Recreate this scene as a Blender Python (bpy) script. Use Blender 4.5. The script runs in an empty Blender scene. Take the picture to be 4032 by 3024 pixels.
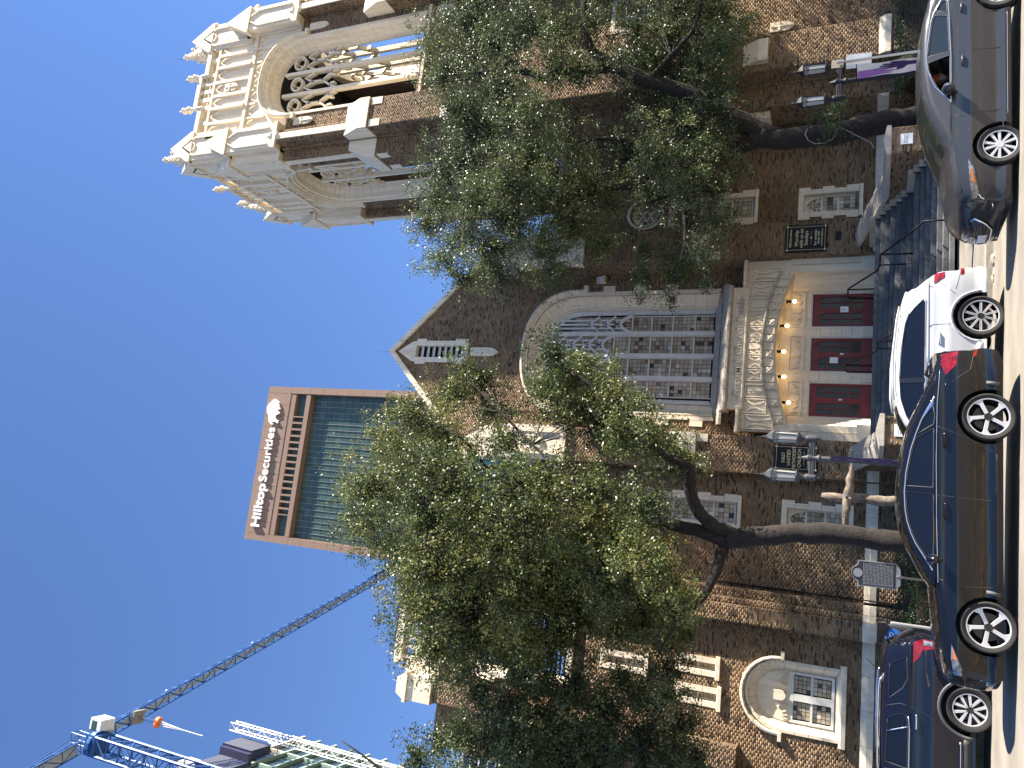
import bpy, bmesh, math, random
import numpy as np
from mathutils import Vector, Matrix, geometry
R = math.radians
rnd = random.Random(7)
nrs = np.random.RandomState(11)
sc = bpy.context.scene
COL = sc.collection

# ------------------------------------------------------------------ camera
# x runs along the church front, y goes away from the viewer, z up; pavement is near z = 0.
PITCH, ROLL, YAW = R(24.9975), R(1.5714), R(11.274)
fw = Vector((math.sin(YAW)*math.cos(PITCH), math.cos(YAW)*math.cos(PITCH), math.sin(PITCH)))
ri = Vector((math.cos(YAW), -math.sin(YAW), 0)); up = ri.cross(fw)
rr = math.cos(ROLL)*ri + math.sin(ROLL)*up; uu = -math.sin(ROLL)*ri + math.cos(ROLL)*up
cam = bpy.data.cameras.new('camera'); camo = bpy.data.objects.new('camera', cam); COL.objects.link(camo)
camo.matrix_world = Matrix(((-uu.x, rr.x, -fw.x, 0), (-uu.y, rr.y, -fw.y, 0), (-uu.z, rr.z, -fw.z, 2.0), (0, 0, 0, 1)))
cam.sensor_fit = 'HORIZONTAL'; cam.sensor_width = 36; cam.lens = 36*3030/4032   # phone held sideways
cam.clip_start = .1; cam.clip_end = 3000
sc.camera = camo
# ------------------------------------------------------------------ sky and sun
SUN_AZ, SUN_EL = R(73.5), R(41)          # azimuth measured from straight behind the viewer towards the right
w = bpy.data.worlds.new('World'); sc.world = w; w.use_nodes = True
sky = w.node_tree.nodes.new('ShaderNodeTexSky'); sky.sky_type = 'NISHITA'; sky.sun_disc = False
sky.sun_elevation = SUN_EL; sky.sun_rotation = math.pi - SUN_AZ
sky.air_density = 1.0; sky.dust_density = 0; sky.ozone_density = 6; sky.altitude = 150
bg = w.node_tree.nodes['Background']; bg.inputs[1].default_value = .065
mixs = w.node_tree.nodes.new('ShaderNodeMix'); mixs.data_type = 'RGBA'; mixs.blend_type = 'MULTIPLY'; mixs.inputs['Factor'].default_value = 1; mixs.inputs['B'].default_value = (.96, .985, 1.1, 1)
w.node_tree.links.new(sky.outputs[0], mixs.inputs['A']); w.node_tree.links.new(mixs.outputs['Result'], bg.inputs[0])
sl = bpy.data.lights.new('sun', 'SUN'); sl.energy = 5.0; sl.angle = R(.53); sl.color = (1, .91, .77)
so = bpy.data.objects.new('sun', sl); COL.objects.link(so); so.location = (60, -20, 60)
sd = Vector((math.sin(SUN_AZ)*math.cos(SUN_EL), -math.cos(SUN_AZ)*math.cos(SUN_EL), math.sin(SUN_EL)))
so.rotation_euler = sd.to_track_quat('Z', 'Y').to_euler()
vs = sc.view_settings; vs.view_transform = 'Standard'; vs.look = 'None'; vs.gamma = 1; vs.use_curve_mapping = False
vs.exposure = 1.88
sc.render.engine = 'CYCLES'
sc.cycles.use_denoising = True; sc.cycles.max_bounces = 6; sc.cycles.transparent_max_bounces = 12
sc.cycles.caustics_reflective = False; sc.cycles.caustics_refractive = False

# ------------------------------------------------------------------ materials
def nodes(name):
    m = bpy.data.materials.new(name); m.use_nodes = True
    nt = m.node_tree; return m, nt, nt.nodes['Principled BSDF']
def setp(b, **k):
    for n, v in k.items():
        b.inputs[n.replace('_', ' ')].default_value = v
def M(name, col, rough=.6, metal=0, var=.12, scale=3., bump=0., bscale=30., spec=.5, coat=0, tint=None, detail=5):
    """plain procedural surface: colour with soft noise variation, optional fine relief"""
    m, nt, b = nodes(name); L = nt.links
    setp(b, Roughness=rough, Metallic=metal)
    b.inputs['Specular IOR Level'].default_value = spec
    if coat: b.inputs['Coat Weight'].default_value = coat*.65; b.inputs['Coat Roughness'].default_value = .03
    tc = nt.nodes.new('ShaderNodeTexCoord'); tc0 = tc.outputs['Object']
    if var:
        n = nt.nodes.new('ShaderNodeTexNoise'); n.inputs['Scale'].default_value = scale; n.inputs['Detail'].default_value = detail
        n.inputs['Roughness'].default_value = .65
        L.new(tc0, n.inputs['Vector'])
        r = nt.nodes.new('ShaderNodeValToRGB'); L.new(n.outputs['Fac'], r.inputs[0])
        lo = [c*(1-var*1.6) for c in col]; hi = [min(1, c*(1+var)) for c in (tint or col)]
        r.color_ramp.elements[0].position = .3; r.color_ramp.elements[1].position = .7
        r.color_ramp.elements[0].color = (*lo, 1); r.color_ramp.elements[1].color = (*hi, 1)
        L.new(r.outputs[0], b.inputs['Base Color'])
    else: b.inputs['Base Color'].default_value = (*col, 1)
    if bump:
        n2 = nt.nodes.new('ShaderNodeTexNoise'); n2.inputs['Scale'].default_value = bscale; n2.inputs['Detail'].default_value = 6
        L.new(tc0, n2.inputs['Vector'])
        bp = nt.nodes.new('ShaderNodeBump'); bp.inputs['Strength'].default_value = bump; bp.inputs['Distance'].default_value = .02
        L.new(n2.outputs['Fac'], bp.inputs['Height']); L.new(bp.outputs[0], b.inputs['Normal'])
    return m
def ramp_attr(name, stops, rough, attr='bc', bump=.3, bscale=60, spec=.3, obj_random=False, metal=0):
    """colour picked per piece from a ramp (stored per face, or per object)"""
    m, nt, b = nodes(name); L = nt.links; setp(b, Roughness=rough, Metallic=metal); b.inputs['Specular IOR Level'].default_value = spec
    if obj_random: a = nt.nodes.new('ShaderNodeObjectInfo'); src = a.outputs['Random']
    else: a = nt.nodes.new('ShaderNodeAttribute'); a.attribute_name = attr; src = a.outputs['Fac']
    r = nt.nodes.new('ShaderNodeValToRGB'); cr = r.color_ramp; L.new(src, r.inputs[0])
    while len(cr.elements) < len(stops): cr.elements.new(.5)
    for e, (p, c) in zip(cr.elements, stops): e.position = p; e.color = (*c, 1)
    tc = nt.nodes.new('ShaderNodeTexCoord')
    n = nt.nodes.new('ShaderNodeTexNoise'); n.inputs['Scale'].default_value = bscale; n.inputs['Detail'].default_value = 4
    L.new(tc.outputs['Object'], n.inputs['Vector'])
    n0 = nt.nodes.new('ShaderNodeTexNoise'); n0.inputs['Scale'].default_value = .55; n0.inputs['Detail'].default_value = 5
    L.new(tc.outputs['Object'], n0.inputs['Vector'])
    mr = nt.nodes.new('ShaderNodeMapRange'); mr.inputs['To Min'].default_value = .72; mr.inputs['To Max'].default_value = 1.25
    mr.inputs['From Min'].default_value = .3; mr.inputs['From Max'].default_value = .7; L.new(n0.outputs['Fac'], mr.inputs[0])
    mx = nt.nodes.new('ShaderNodeMix'); mx.data_type = 'RGBA'; mx.blend_type = 'MULTIPLY'; mx.inputs['Factor'].default_value = 1
    L.new(r.outputs[0], mx.inputs['A']); L.new(mr.outputs[0], mx.inputs['B'])
    L.new(mx.outputs['Result'], b.inputs['Base Color'])
    if bump:
        bp = nt.nodes.new('ShaderNodeBump'); bp.inputs['Strength'].default_value = bump; bp.inputs['Distance'].default_value = .01
        L.new(n.outputs['Fac'], bp.inputs['Height']); L.new(bp.outputs[0], b.inputs['Normal'])
    return m
def glassy(name, tint, refl=.12, rough=.03, through=.5):
    """window glass: fresnel reflection over tinted see-through"""
    m, nt, b = nodes(name); L = nt.links
    nt.nodes.remove(b); out = nt.nodes['Material Output']
    gl = nt.nodes.new('ShaderNodeBsdfGlossy'); gl.inputs['Roughness'].default_value = rough; gl.inputs['Color'].default_value = (1, 1, 1, 1)
    tr = nt.nodes.new('ShaderNodeBsdfTransparent'); tr.inputs['Color'].default_value = (*tint, 1)
    df = nt.nodes.new('ShaderNodeBsdfDiffuse'); df.inputs['Color'].default_value = (*[c*.25 for c in tint], 1)
    m1 = nt.nodes.new('ShaderNodeMixShader'); m1.inputs[0].default_value = through; L.new(df.outputs[0], m1.inputs[1]); L.new(tr.outputs[0], m1.inputs[2])
    fr = nt.nodes.new('ShaderNodeFresnel'); fr.inputs['IOR'].default_value = 1.55
    ad = nt.nodes.new('ShaderNodeMath'); ad.operation = 'ADD'; ad.inputs[1].default_value = refl-.04; ad.use_clamp = True; L.new(fr.outputs[0], ad.inputs[0])
    m2 = nt.nodes.new('ShaderNodeMixShader'); L.new(ad.outputs[0], m2.inputs[0]); L.new(m1.outputs[0], m2.inputs[1]); L.new(gl.outputs[0], m2.inputs[2])
    L.new(m2.outputs[0], out.inputs['Surface'])
    return m
def emis(name, col, s):
    m, nt, b = nodes(name); b.inputs['Base Color'].default_value = (*col, 1); b.inputs['Emission Color'].default_value = (*col, 1); b.inputs['Emission Strength'].default_value = s
    return m
BRICKS = [(0, (.035, .022, .017)), (.13, (.06, .038, .026)), (.19, (.14, .088, .05)), (.55, (.18, .118, .069)), (.85, (.21, .142, .087)), (1, (.25, .178, .115))]
MT = {}
MT['brick'] = ramp_attr('brick_face', BRICKS, .9, bump=.1, bscale=45)
MT['brick1'] = ramp_attr('brick_single', BRICKS, .85, bump=.5, bscale=45, obj_random=True)
MT['mortar'] = M('mortar', (.29, .215, .135), .95, var=.15, scale=2)
def stone_mat(name, col, streak=.3):
    """cast stone: soft mottling plus dark weather streaks running down"""
    m, nt, b = nodes(name); L = nt.links; setp(b, Roughness=.75); b.inputs['Specular IOR Level'].default_value = .3
    tc = nt.nodes.new('ShaderNodeTexCoord'); mp = nt.nodes.new('ShaderNodeMapping'); mp.inputs['Scale'].default_value = (2.2, 2.2, .22)
    L.new(tc.outputs['Object'], mp.inputs[0])
    n = nt.nodes.new('ShaderNodeTexNoise'); n.inputs['Scale'].default_value = 2; n.inputs['Detail'].default_value = 7; n.inputs['Roughness'].default_value = .7; L.new(mp.outputs[0], n.inputs['Vector'])
    n2 = nt.nodes.new('ShaderNodeTexNoise'); n2.inputs['Scale'].default_value = 9; n2.inputs['Detail'].default_value = 6; L.new(tc.outputs['Object'], n2.inputs['Vector'])
    r = nt.nodes.new('ShaderNodeValToRGB'); L.new(n.outputs['Fac'], r.inputs[0])
    r.color_ramp.elements[0].position = .34; r.color_ramp.elements[0].color = (*[c*(1-streak) for c in col], 1)
    r.color_ramp.elements[1].position = .58; r.color_ramp.elements[1].color = (*col, 1)
    r2 = nt.nodes.new('ShaderNodeMapRange'); r2.inputs['To Min'].default_value = .82; r2.inputs['To Max'].default_value = 1.12; L.new(n2.outputs['Fac'], r2.inputs[0])
    mx = nt.nodes.new('ShaderNodeMix'); mx.data_type = 'RGBA'; mx.blend_type = 'MULTIPLY'; mx.inputs['Factor'].default_value = 1
    L.new(r.outputs[0], mx.inputs['A']); L.new(r2.outputs[0], mx.inputs['B']); L.new(mx.outputs['Result'], b.inputs['Base Color'])
    bp = nt.nodes.new('ShaderNodeBump'); bp.inputs['Strength'].default_value = .15; bp.inputs['Distance'].default_value = .01; L.new(n2.outputs['Fac'], bp.inputs['Height']); L.new(bp.outputs[0], b.inputs['Normal'])
    return m
MT['stone'] = stone_mat('cast_stone', (.75, .655, .505), .2)
MT['stonew'] = stone_mat('weathered_stone', (.5, .45, .38), .35)
MT['frame'] = M('painted_window_frame', (.62, .6, .56), .5, var=.08)
MT['quarry'] = ramp_attr('leaded_glass', [(0, (.02, .02, .022)), (.08, (.14, .085, .05)), (.2, (.3, .22, .145)), (.5, (.38, .32, .235)), (.75, (.43, .37, .285)), (.93, (.5, .45, .37)), (1, (.62, .57, .49))], .35, bump=.25, bscale=14, spec=.3)
MT['lead'] = M('lead_came', (.05, .05, .05), .6, var=0)
MT['red'] = M('red_door_paint', (.17, .008, .007), .5, var=.12, scale=4)
MT['darkglass'] = M('door_glass', (.012, .013, .014), .12, var=.3, spec=.25)
MT['black'] = M('black_metal', (.008, .008, .01), .6, var=.2, spec=.25)
MT['steps'] = M('stone_steps', (.105, .105, .105), .8, var=.35, scale=2.2, bump=.4, bscale=12)
MT['concrete'] = M('concrete', (.2, .18, .155), .9, var=.22, scale=1.2, bump=.3, bscale=25)
MT['asphalt'] = M('road_surface', (.235, .21, .175), .92, var=.18, scale=.7, bump=.5, bscale=90)
MT['soil'] = M('soil', (.06, .045, .03), .95, var=.3, bump=.5)
MT['bark'] = M('oak_bark', (.018, .014, .012), .95, var=.45, scale=9, bump=1., bscale=26)
MT['wood'] = M('driftwood', (.19, .15, .115), .85, var=.5, scale=4, bump=.9, bscale=14)
MT['white'] = M('white_paper', (.8, .8, .8), .6, var=.03)
MT['gold'] = M('gold_lettering', (.62, .52, .3), .45, var=.05)
MT['signblack'] = M('sign_black', (.005, .006, .01), .5, var=.1, spec=.2)
MT['alu'] = M('aluminium', (.42, .42, .43), .45, .85, var=.1)
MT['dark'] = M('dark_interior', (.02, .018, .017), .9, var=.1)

# ------------------------------------------------------------------ mesh helpers
ROOT = {}
def tag(o, label=None, cat=None, group=None, kind=None):
    if label: o['label'] = label
    if cat: o['category'] = cat
    if group: o['group'] = group
    if kind: o['kind'] = kind
    return o
def thing(name, loc, label, cat, group=None, local=False, rz=0):
    o = bpy.data.objects.new(name, None); COL.objects.link(o); o.location = loc; o.rotation_euler = (0, 0, rz); o.empty_display_size = .3
    if not local: ROOT[o] = Vector(loc)
    return tag(o, label, cat, group)
def adopt(o, parent):
    if parent is not None:
        o.parent = parent
        if parent in ROOT: o.matrix_parent_inverse = Matrix.Translation(-ROOT[parent])
    return o
def part(name, me, parent=None, mat=None, kind=None):
    o = bpy.data.objects.new(name, me); COL.objects.link(o)
    if mat is not None and not me.materials: me.materials.append(mat)
    if kind: o['kind'] = kind
    return adopt(o, parent)
class Fr:
    """a wall plane: u along it, v up, d out of it"""
    def __init__(s, O, U, N): s.O, s.U, s.N, s.V = Vector(O), Vector(U), Vector(N), Vector((0, 0, 1))
    def __call__(s, u, v, d=0): return s.O + s.U*u + s.V*v + s.N*d
ZD = 2.0                                                   # heights below are measured from the eye-level stone band
def front(y): return Fr((0, y, ZD), (1, 0, 0), (0, -1, 0))
def leftside(x): return Fr((x, 0, ZD), (0, -1, 0), (-1, 0, 0))     # u = -y
def backside(y): return Fr((0, y, ZD), (-1, 0, 0), (0, 1, 0))      # u = -x
def rightside(x): return Fr((x, 0, ZD), (0, 1, 0), (1, 0, 0))      # u = y
class MB:
    def __init__(s): s.v, s.f = [], []
    def add(s, vs, fs):
        b = len(s.v); s.v += [tuple(p) for p in vs]; s.f += [tuple(i+b for i in f) for f in fs]; return s
    def box(s, x0, x1, y0, y1, z0, z1):
        return s.add([(x0, y0, z0), (x1, y0, z0), (x1, y1, z0), (x0, y1, z0), (x0, y0, z1), (x1, y0, z1), (x1, y1, z1), (x0, y1, z1)],
                     [(3, 2, 1, 0), (4, 5, 6, 7), (0, 1, 5, 4), (1, 2, 6, 5), (2, 3, 7, 6), (3, 0, 4, 7)])
    def fbox(s, F, u0, u1, v0, v1, d0, d1):
        p = [F(u, v, d) for d in (d0, d1) for (u, v) in ((u0, v0), (u1, v0), (u1, v1), (u0, v1))]
        return s.add(p, [(3, 2, 1, 0), (4, 5, 6, 7), (0, 1, 5, 4), (1, 2, 6, 5), (2, 3, 7, 6), (3, 0, 4, 7)])
    def fprism(s, F, poly, d0, d1):
        """polygon (u, v), counter-clockwise seen from outside, between depths d0 < d1"""
        if sum(poly[i-1][0]*poly[i][1]-poly[i][0]*poly[i-1][1] for i in range(len(poly))) < 0: poly = poly[::-1]
        n = len(poly); tr = geometry.tessellate_polygon([[Vector((u, v, 0)) for u, v in poly]])
        tr = [t if (Vector((poly[t[1]][0]-poly[t[0]][0], poly[t[1]][1]-poly[t[0]][1], 0)).cross(Vector((poly[t[2]][0]-poly[t[0]][0], poly[t[2]][1]-poly[t[0]][1], 0))).z > 0) else t[::-1] for t in tr]
        fs = [tuple(i+n for i in t) for t in tr] + [t[::-1] for t in tr] + [(i, (i+1) % n, (i+1) % n+n, i+n) for i in range(n)]
        return s.add([F(u, v, d0) for u, v in poly] + [F(u, v, d1) for u, v in poly], fs)
    def tube(s, pts, rad, n=8, cap=True):
        pts = [Vector(p) for p in pts]; k = len(pts); rad = rad if hasattr(rad, '__len__') else [rad]*k
        prev = None; vs = []
        for i, p in enumerate(pts):
            t = (pts[min(i+1, k-1)]-pts[max(i-1, 0)]).normalized()
            a = prev if prev is not None and abs(prev.dot(t)) < .95 else (Vector((0, 0, 1)) if abs(t.z) < .9 else Vector((1, 0, 0)))
            x = (a - t*a.dot(t)).normalized(); prev = x; y = t.cross(x)
            vs += [p + (x*math.cos(2*math.pi*j/n)+y*math.sin(2*math.pi*j/n))*rad[i] for j in range(n)]
        fs = [(i*n+j, i*n+(j+1) % n, (i+1)*n+(j+1) % n, (i+1)*n+j) for i in range(k-1) for j in range(n)]
        if cap: fs += [tuple(range(n-1, -1, -1)), tuple(range((k-1)*n, k*n))]
        return s.add(vs, fs)
    def lathe(s, c, prof, n=12, axis='z', rot=0):
        """profile of (radius, height) turned round a vertical axis through c"""
        vs = []; c = Vector(c)
        for r, h in prof:
            for j in range(n):
                a = 2*math.pi*(j+rot)/n; d = (r*math.cos(a), r*math.sin(a), h)
                vs.append(c + Vector(d if axis == 'z' else (d[0], d[2], d[1]) if axis == 'y' else (d[2], d[0], d[1])))
        k = len(prof); fs = [(i*n+j, i*n+(j+1) % n, (i+1)*n+(j+1) % n, (i+1)*n+j) for i in range(k-1) for j in range(n)]
        fs += [tuple(range(n-1, -1, -1)), tuple(range((k-1)*n, k*n))]
        if axis == 'y': fs = [f[::-1] for f in fs]
        return s.add(vs, fs)
    def bar(s, F, pts, w, d0, d1):
        """flat-sided bar of width w following (u, v) points in a wall plane"""
        k = len(pts); out = []; P = [Vector((a, b)) for a, b in pts]
        for i in range(k):
            t = P[min(i+1, k-1)]-P[max(i-1, 0)]; t = t.normalized() if t.length > 1e-9 else Vector((1, 0)); n = Vector((-t.y, t.x))*w/2
            out += [(P[i]+n, d0), (P[i]-n, d0), (P[i]-n, d1), (P[i]+n, d1)]
        fs = [(i*4+j, (i+1)*4+j, (i+1)*4+(j+1) % 4, i*4+(j+1) % 4) for i in range(k-1) for j in range(4)] + [(0, 1, 2, 3), tuple(range(4*k-1, 4*k-5, -1))]
        return s.add([F(p.x, p.y, d) for p, d in out], fs)
    def mesh(s, name, mat, smooth=False, sharp=None):
        me = bpy.data.meshes.new(name); me.from_pydata(s.v, [], s.f); me.materials.append(mat)
        if smooth:
            me.polygons.foreach_set('use_smooth', [True]*len(me.polygons))
            if sharp: me.set_sharp_from_angle(angle=R(sharp))
        return me
    def build(s, name, mat, parent=None, smooth=False, sharp=None, kind=None, bevel=0, fix=True):
        me = s.mesh(name, mat, smooth, sharp)
        if fix:
            bm = bmesh.new(); bm.from_mesh(me); bmesh.ops.recalc_face_normals(bm, faces=bm.faces); bm.to_mesh(me); bm.free()
        o = part(name, me, parent, kind=kind)
        if bevel:
            b = o.modifiers.new('bevel', 'BEVEL'); b.width = bevel; b.segments = 2; b.limit_method = 'ANGLE'; b.angle_limit = R(40)
        return o
def npmesh(name, V, Q, mat, fattr=None, smooth=False):
    """mesh from numpy: V (n,3) points, Q (m,4) quads, optional value per face"""
    me = bpy.data.meshes.new(name); V = np.asarray(V, np.float32); Q = np.asarray(Q, np.int32); k = Q.shape[1]
    me.vertices.add(len(V)); me.vertices.foreach_set('co', V.ravel())
    me.loops.add(Q.size); me.loops.foreach_set('vertex_index', Q.ravel())
    me.polygons.add(len(Q)); me.polygons.foreach_set('loop_start', np.arange(len(Q), dtype=np.int32)*k); me.polygons.foreach_set('loop_total', np.full(len(Q), k, np.int32))
    if smooth: me.polygons.foreach_set('use_smooth', np.ones(len(Q), bool))
    me.update(calc_edges=True); me.materials.append(mat)
    if fattr is not None:
        a = me.attributes.new('bc', 'FLOAT', 'FACE'); a.data.foreach_set('value', np.asarray(fattr, np.float32))
    return me
def text(name, s, F, u, v, size, mat, parent=None, ext=.01, d=0, align='CENTER', sx=1., bold=0, shear=0, flip=False):
    cu = bpy.data.curves.new(name, 'FONT'); cu.body = s; cu.size = size; cu.extrude = ext; cu.align_x = align; cu.align_y = 'CENTER'; cu.offset = bold; cu.shear = shear
    cu.space_line = .95
    tmp = bpy.data.objects.new('t', cu); COL.objects.link(tmp)
    dg = bpy.context.evaluated_depsgraph_get(); me = bpy.data.meshes.new_from_object(tmp.evaluated_get(dg)); bpy.data.objects.remove(tmp)
    me.transform(Matrix([[F.U.x*sx, 0, F.N.x, 0], [F.U.y*sx, 0, F.N.y, 0], [0, 1, 0, 0], [0, 0, 0, 1]]))
    me.transform(Matrix.Translation(F(u, v, d))); me.materials.clear(); me.materials.append(mat)
    return part(name, me, parent)
# ================================================================== setting: ground, road, pavement
def road_z(x, y):                       # crowned street falling to the gutter and gently to the right
    yy = min(max(y, 9.5), 17.9)
    return .18 - .057*(yy-11.9) - .016*(min(max(x, -30), 40)-.7)
def curb_z(x): return road_z(x, 17.9) + .13
def sheet(name, xs, ys, zf, mat, kind='structure'):
    mb = MB(); n = len(ys)
    mb.v = [(x, y, zf(x, y)) for x in xs for y in ys]
    mb.f = [(i*n+j, (i+1)*n+j, (i+1)*n+j+1, i*n+j+1) for i in range(len(xs)-1) for j in range(n-1)]
    return mb.build(name, mat, kind=kind, fix=False)
XS = [-90, -30, -20, -10, -5, 0, 5, 10, 15, 20, 30, 40, 90]
sheet('ground', [-1500, -300, -90, 0, 90, 300, 1500], [-1500, -200, -12, 10, 21, 60, 300, 1500], lambda x, y: -.62 if y < 40 else -.5, M('distant_ground', (.22, .2, .17), .95, var=.2, scale=.05))
sheet('road', XS, [-11, 0, 5, 9.5, 11, 12.5, 14, 15.5, 17, 17.9], road_z, MT['asphalt'])
mb = MB()
for i in range(len(XS)-1):
    x0, x1 = XS[i], XS[i+1]
    mb.add([(x0, 17.9, road_z(x0, 18)-.1), (x1, 17.9, road_z(x1, 18)-.1), (x1, 17.9, curb_z(x1)), (x0, 17.9, curb_z(x0)), (x1, 18.08, curb_z(x1)+.004), (x0, 18.08, curb_z(x0)+.004)], [(0, 1, 2, 3), (3, 2, 4, 5)])
mb.build('kerb', M('kerb_concrete', (.3, .275, .23), .9, var=.25, scale=2, bump=.3), kind='structure', fix=False)
for a, b in ((-90, 40), (40, 90)): pass
sheet('pavement', XS, [18.08, 19, 20, 21, 22.9], lambda x, y: curb_z(x)+.004+.012*(y-18.08), MT['concrete'])
# the yellow centre line, worn, as two thin sheets just above the road
yel = M('yellow_road_paint', (.46, .3, .09), .85, var=.45, scale=7, detail=9)
for y0 in (11.0, 11.28):
    sheet('centre_line', XS, [y0, y0+.11], lambda x, y: road_z(x, y)+.005, yel)
sheet('planting_bed', XS[:7]+[3.3], [22.9, 25, 31], lambda x, y: curb_z(x)+.05, MT['soil'])
sheet('planting_bed', [12.9]+XS[8:], [22.9, 25, 29], lambda x, y: curb_z(x)+.05, MT['soil'])
# pavement joints: dark narrow grooves as raised-edge slabs
# ================================================================== church
church = thing('church', (8, 32, 0), 'large tan brick gothic church with cream stone tower, gabled front and red doors', 'church')
RB = {'n': 0}
_bm = {}
def brick_wall(name, F, outer, holes=(), parent=church, single=None, seed=0, ch=.0677, bl=.213, cap=300):
    """mortar sheet with every brick standing a little proud; bricks inside `single` become objects of their own"""
    rs = np.random.RandomState(seed+101)
    polys = [outer]+list(holes)
    us = [[Vector((u, v, 0)) for u, v in p] for p in polys]
    flat = [q for p in us for q in p]; tris = geometry.tessellate_polygon(us)
    mb = MB(); mb.add([F(q.x, q.y, 0) for q in flat], [])
    for t in tris:
        a, b, c = (flat[i] for i in t)
        mb.f.append(tuple(t) if (b-a).cross(c-a).z > 0 else tuple(t)[::-1])
    wall = mb.build(name, MT['mortar'], parent, fix=False)
    edges = [(p[i-1], p[i]) for p in polys for i in range(len(p))]
    vmin = min(v for u, v in outer); vmax = max(v for u, v in outer)
    B = []
    for j in range(int(math.floor((vmin+40)/ch)), int((vmax+40)/ch)+1):
        v0 = j*ch-40; vc = v0+ch/2
        if vc < vmin or vc > vmax: continue
        xs = sorted(a[0]+(b[0]-a[0])*(vc-a[1])/(b[1]-a[1]) for a, b in edges if (a[1] > vc) != (b[1] > vc))
        off = (j % 2)*bl/2 + (.05 if j % 6 == 0 else 0)
        for a, b in zip(xs[::2], xs[1::2]):
            k0 = math.floor((a-off)/bl); k1 = math.ceil((b-off)/bl)
            for k in range(k0, k1):
                s, e = max(a, k*bl+off), min(b, k*bl+off+bl-.011)
                if e-s > .035: B.append((s, e, v0+.0055, v0+ch-.0055))
    B = np.array(B); n = len(B)
    val = rs.rand(n)**.9; d = .0035+rs.rand(n)*.0035
    keep = np.ones(n, bool)
    if single:
        lim = [0]
        for i in range(n):
            s, e, a, b = B[i]
            if lim[0] < cap and e-s > .2 and single[0] <= s and e <= single[1] and single[2] <= a and b <= single[3]:
                key = ('b', tuple(F.N))
                if key not in _bm:
                    m = MB(); G = Fr((0, 0, 0), F.U, F.N); m.fbox(G, 0, .202, 0, ch-.011, -.008, .011); me = m.mesh('brick', MT['brick1'])
                    bm = bmesh.new(); bm.from_mesh(me); bmesh.ops.recalc_face_normals(bm, faces=bm.faces); bm.to_mesh(me); bm.free(); _bm[key] = me
                o = part('brick', _bm[key], wall if wall.parent in ROOT else parent); o.location = F(s, a, float(d[i]-.011)); keep[i] = False; lim[0] += 1
    B = B[keep]; val = val[keep]; d = d[keep]; n = len(B)
    U, V_, N, O = (np.array(q) for q in (F.U, F.V, F.N, F.O))
    tilt = (rs.rand(n, 2)-.5)*.0022
    P = np.zeros((n, 8, 3))
    for c, (i, j) in enumerate(((0, 2), (1, 2), (1, 3), (0, 3))):
        base = O + B[:, i:i+1]*U + B[:, j:j+1]*V_
        P[:, c] = base - .004*N
        P[:, 4+c] = base + (d + tilt[:, 0]*(1 if i else -1) + tilt[:, 1]*(1 if j == 3 else -1))[:, None]*N
    q = np.array([(4, 5, 6, 7), (0, 1, 5, 4), (1, 2, 6, 5), (2, 3, 7, 6), (3, 0, 4, 7)])
    Q = (np.arange(n)[:, None, None]*8 + q[None]).reshape(-1, 4)
    me = npmesh('bricks', P.reshape(-1, 3), Q, MT['brick'], np.repeat(val, 5))
    part('bricks', me, wall if wall.parent in ROOT else parent, kind='stuff'); RB['n'] += n
    return wall
def rect(u0, u1, v0, v1): return [(u0, v0), (u1, v0), (u1, v1), (u0, v1)]
def archpath(uc, a, v0, vs, h, nj=8, na=20, p=2.0):
    """left jamb up, arch over, right jamb down"""
    L = [(uc-a, v0+(vs-v0)*i/nj) for i in range(nj)]
    A = [(uc-a*math.copysign(abs(math.cos(math.pi*i/na))**(2/p), math.cos(math.pi*i/na)), vs+h*abs(math.sin(math.pi*i/na))**(2/p)) for i in range(na+1)]
    return L+A+[(2*uc-u, v) for u, v in L[::-1]]
def surround(F, outer, inner, prof, parent, mat=None, gap=.012, name='stone_block', sub=1):
    """stone architrave between two matching paths, made of separate blocks; prof = (0 outer .. 1 inner, depth)"""
    n = len(outer); mat = mat or MT['stone']
    for i in range(0, n-1, sub):
        j = min(i+sub, n-1); m = MB(); k = len(prof); idx = list(range(i, j+1))
        L = math.dist(outer[i], outer[j]) or 1e-3
        for q, s in enumerate(idx):
            sh = 0
            o, e = Vector(outer[s]), Vector(inner[s])
            if q == 0 and s > 0: t = min(.45, gap/2/L); o = o.lerp(Vector(outer[s+1]), t); e = e.lerp(Vector(inner[s+1]), t)
            if q == len(idx)-1 and s < n-1: t = min(.45, gap/2/L); o = o.lerp(Vector(outer[s-1]), t); e = e.lerp(Vector(inner[s-1]), t)
            for t, d in prof:
                c = o.lerp(e, t); m.v.append(tuple(F(c.x, c.y, d)))
            c = o.lerp(e, 1); m.v.append(tuple(F(c.x, c.y, min(d for _, d in prof)-.05)))
            c = o; m.v.append(tuple(F(c.x, c.y, min(d for _, d in prof)-.05)))
        K = k+2
        for q in range(len(idx)-1):
            for r in range(K): m.f.append((q*K+r, (q+1)*K+r, (q+1)*K+(r+1) % K, q*K+(r+1) % K))
        m.f += [tuple(range(K)), tuple(range((len(idx)-1)*K+K-1, (len(idx)-1)*K-1, -1))]
        m.build(name, mat, parent)
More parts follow.
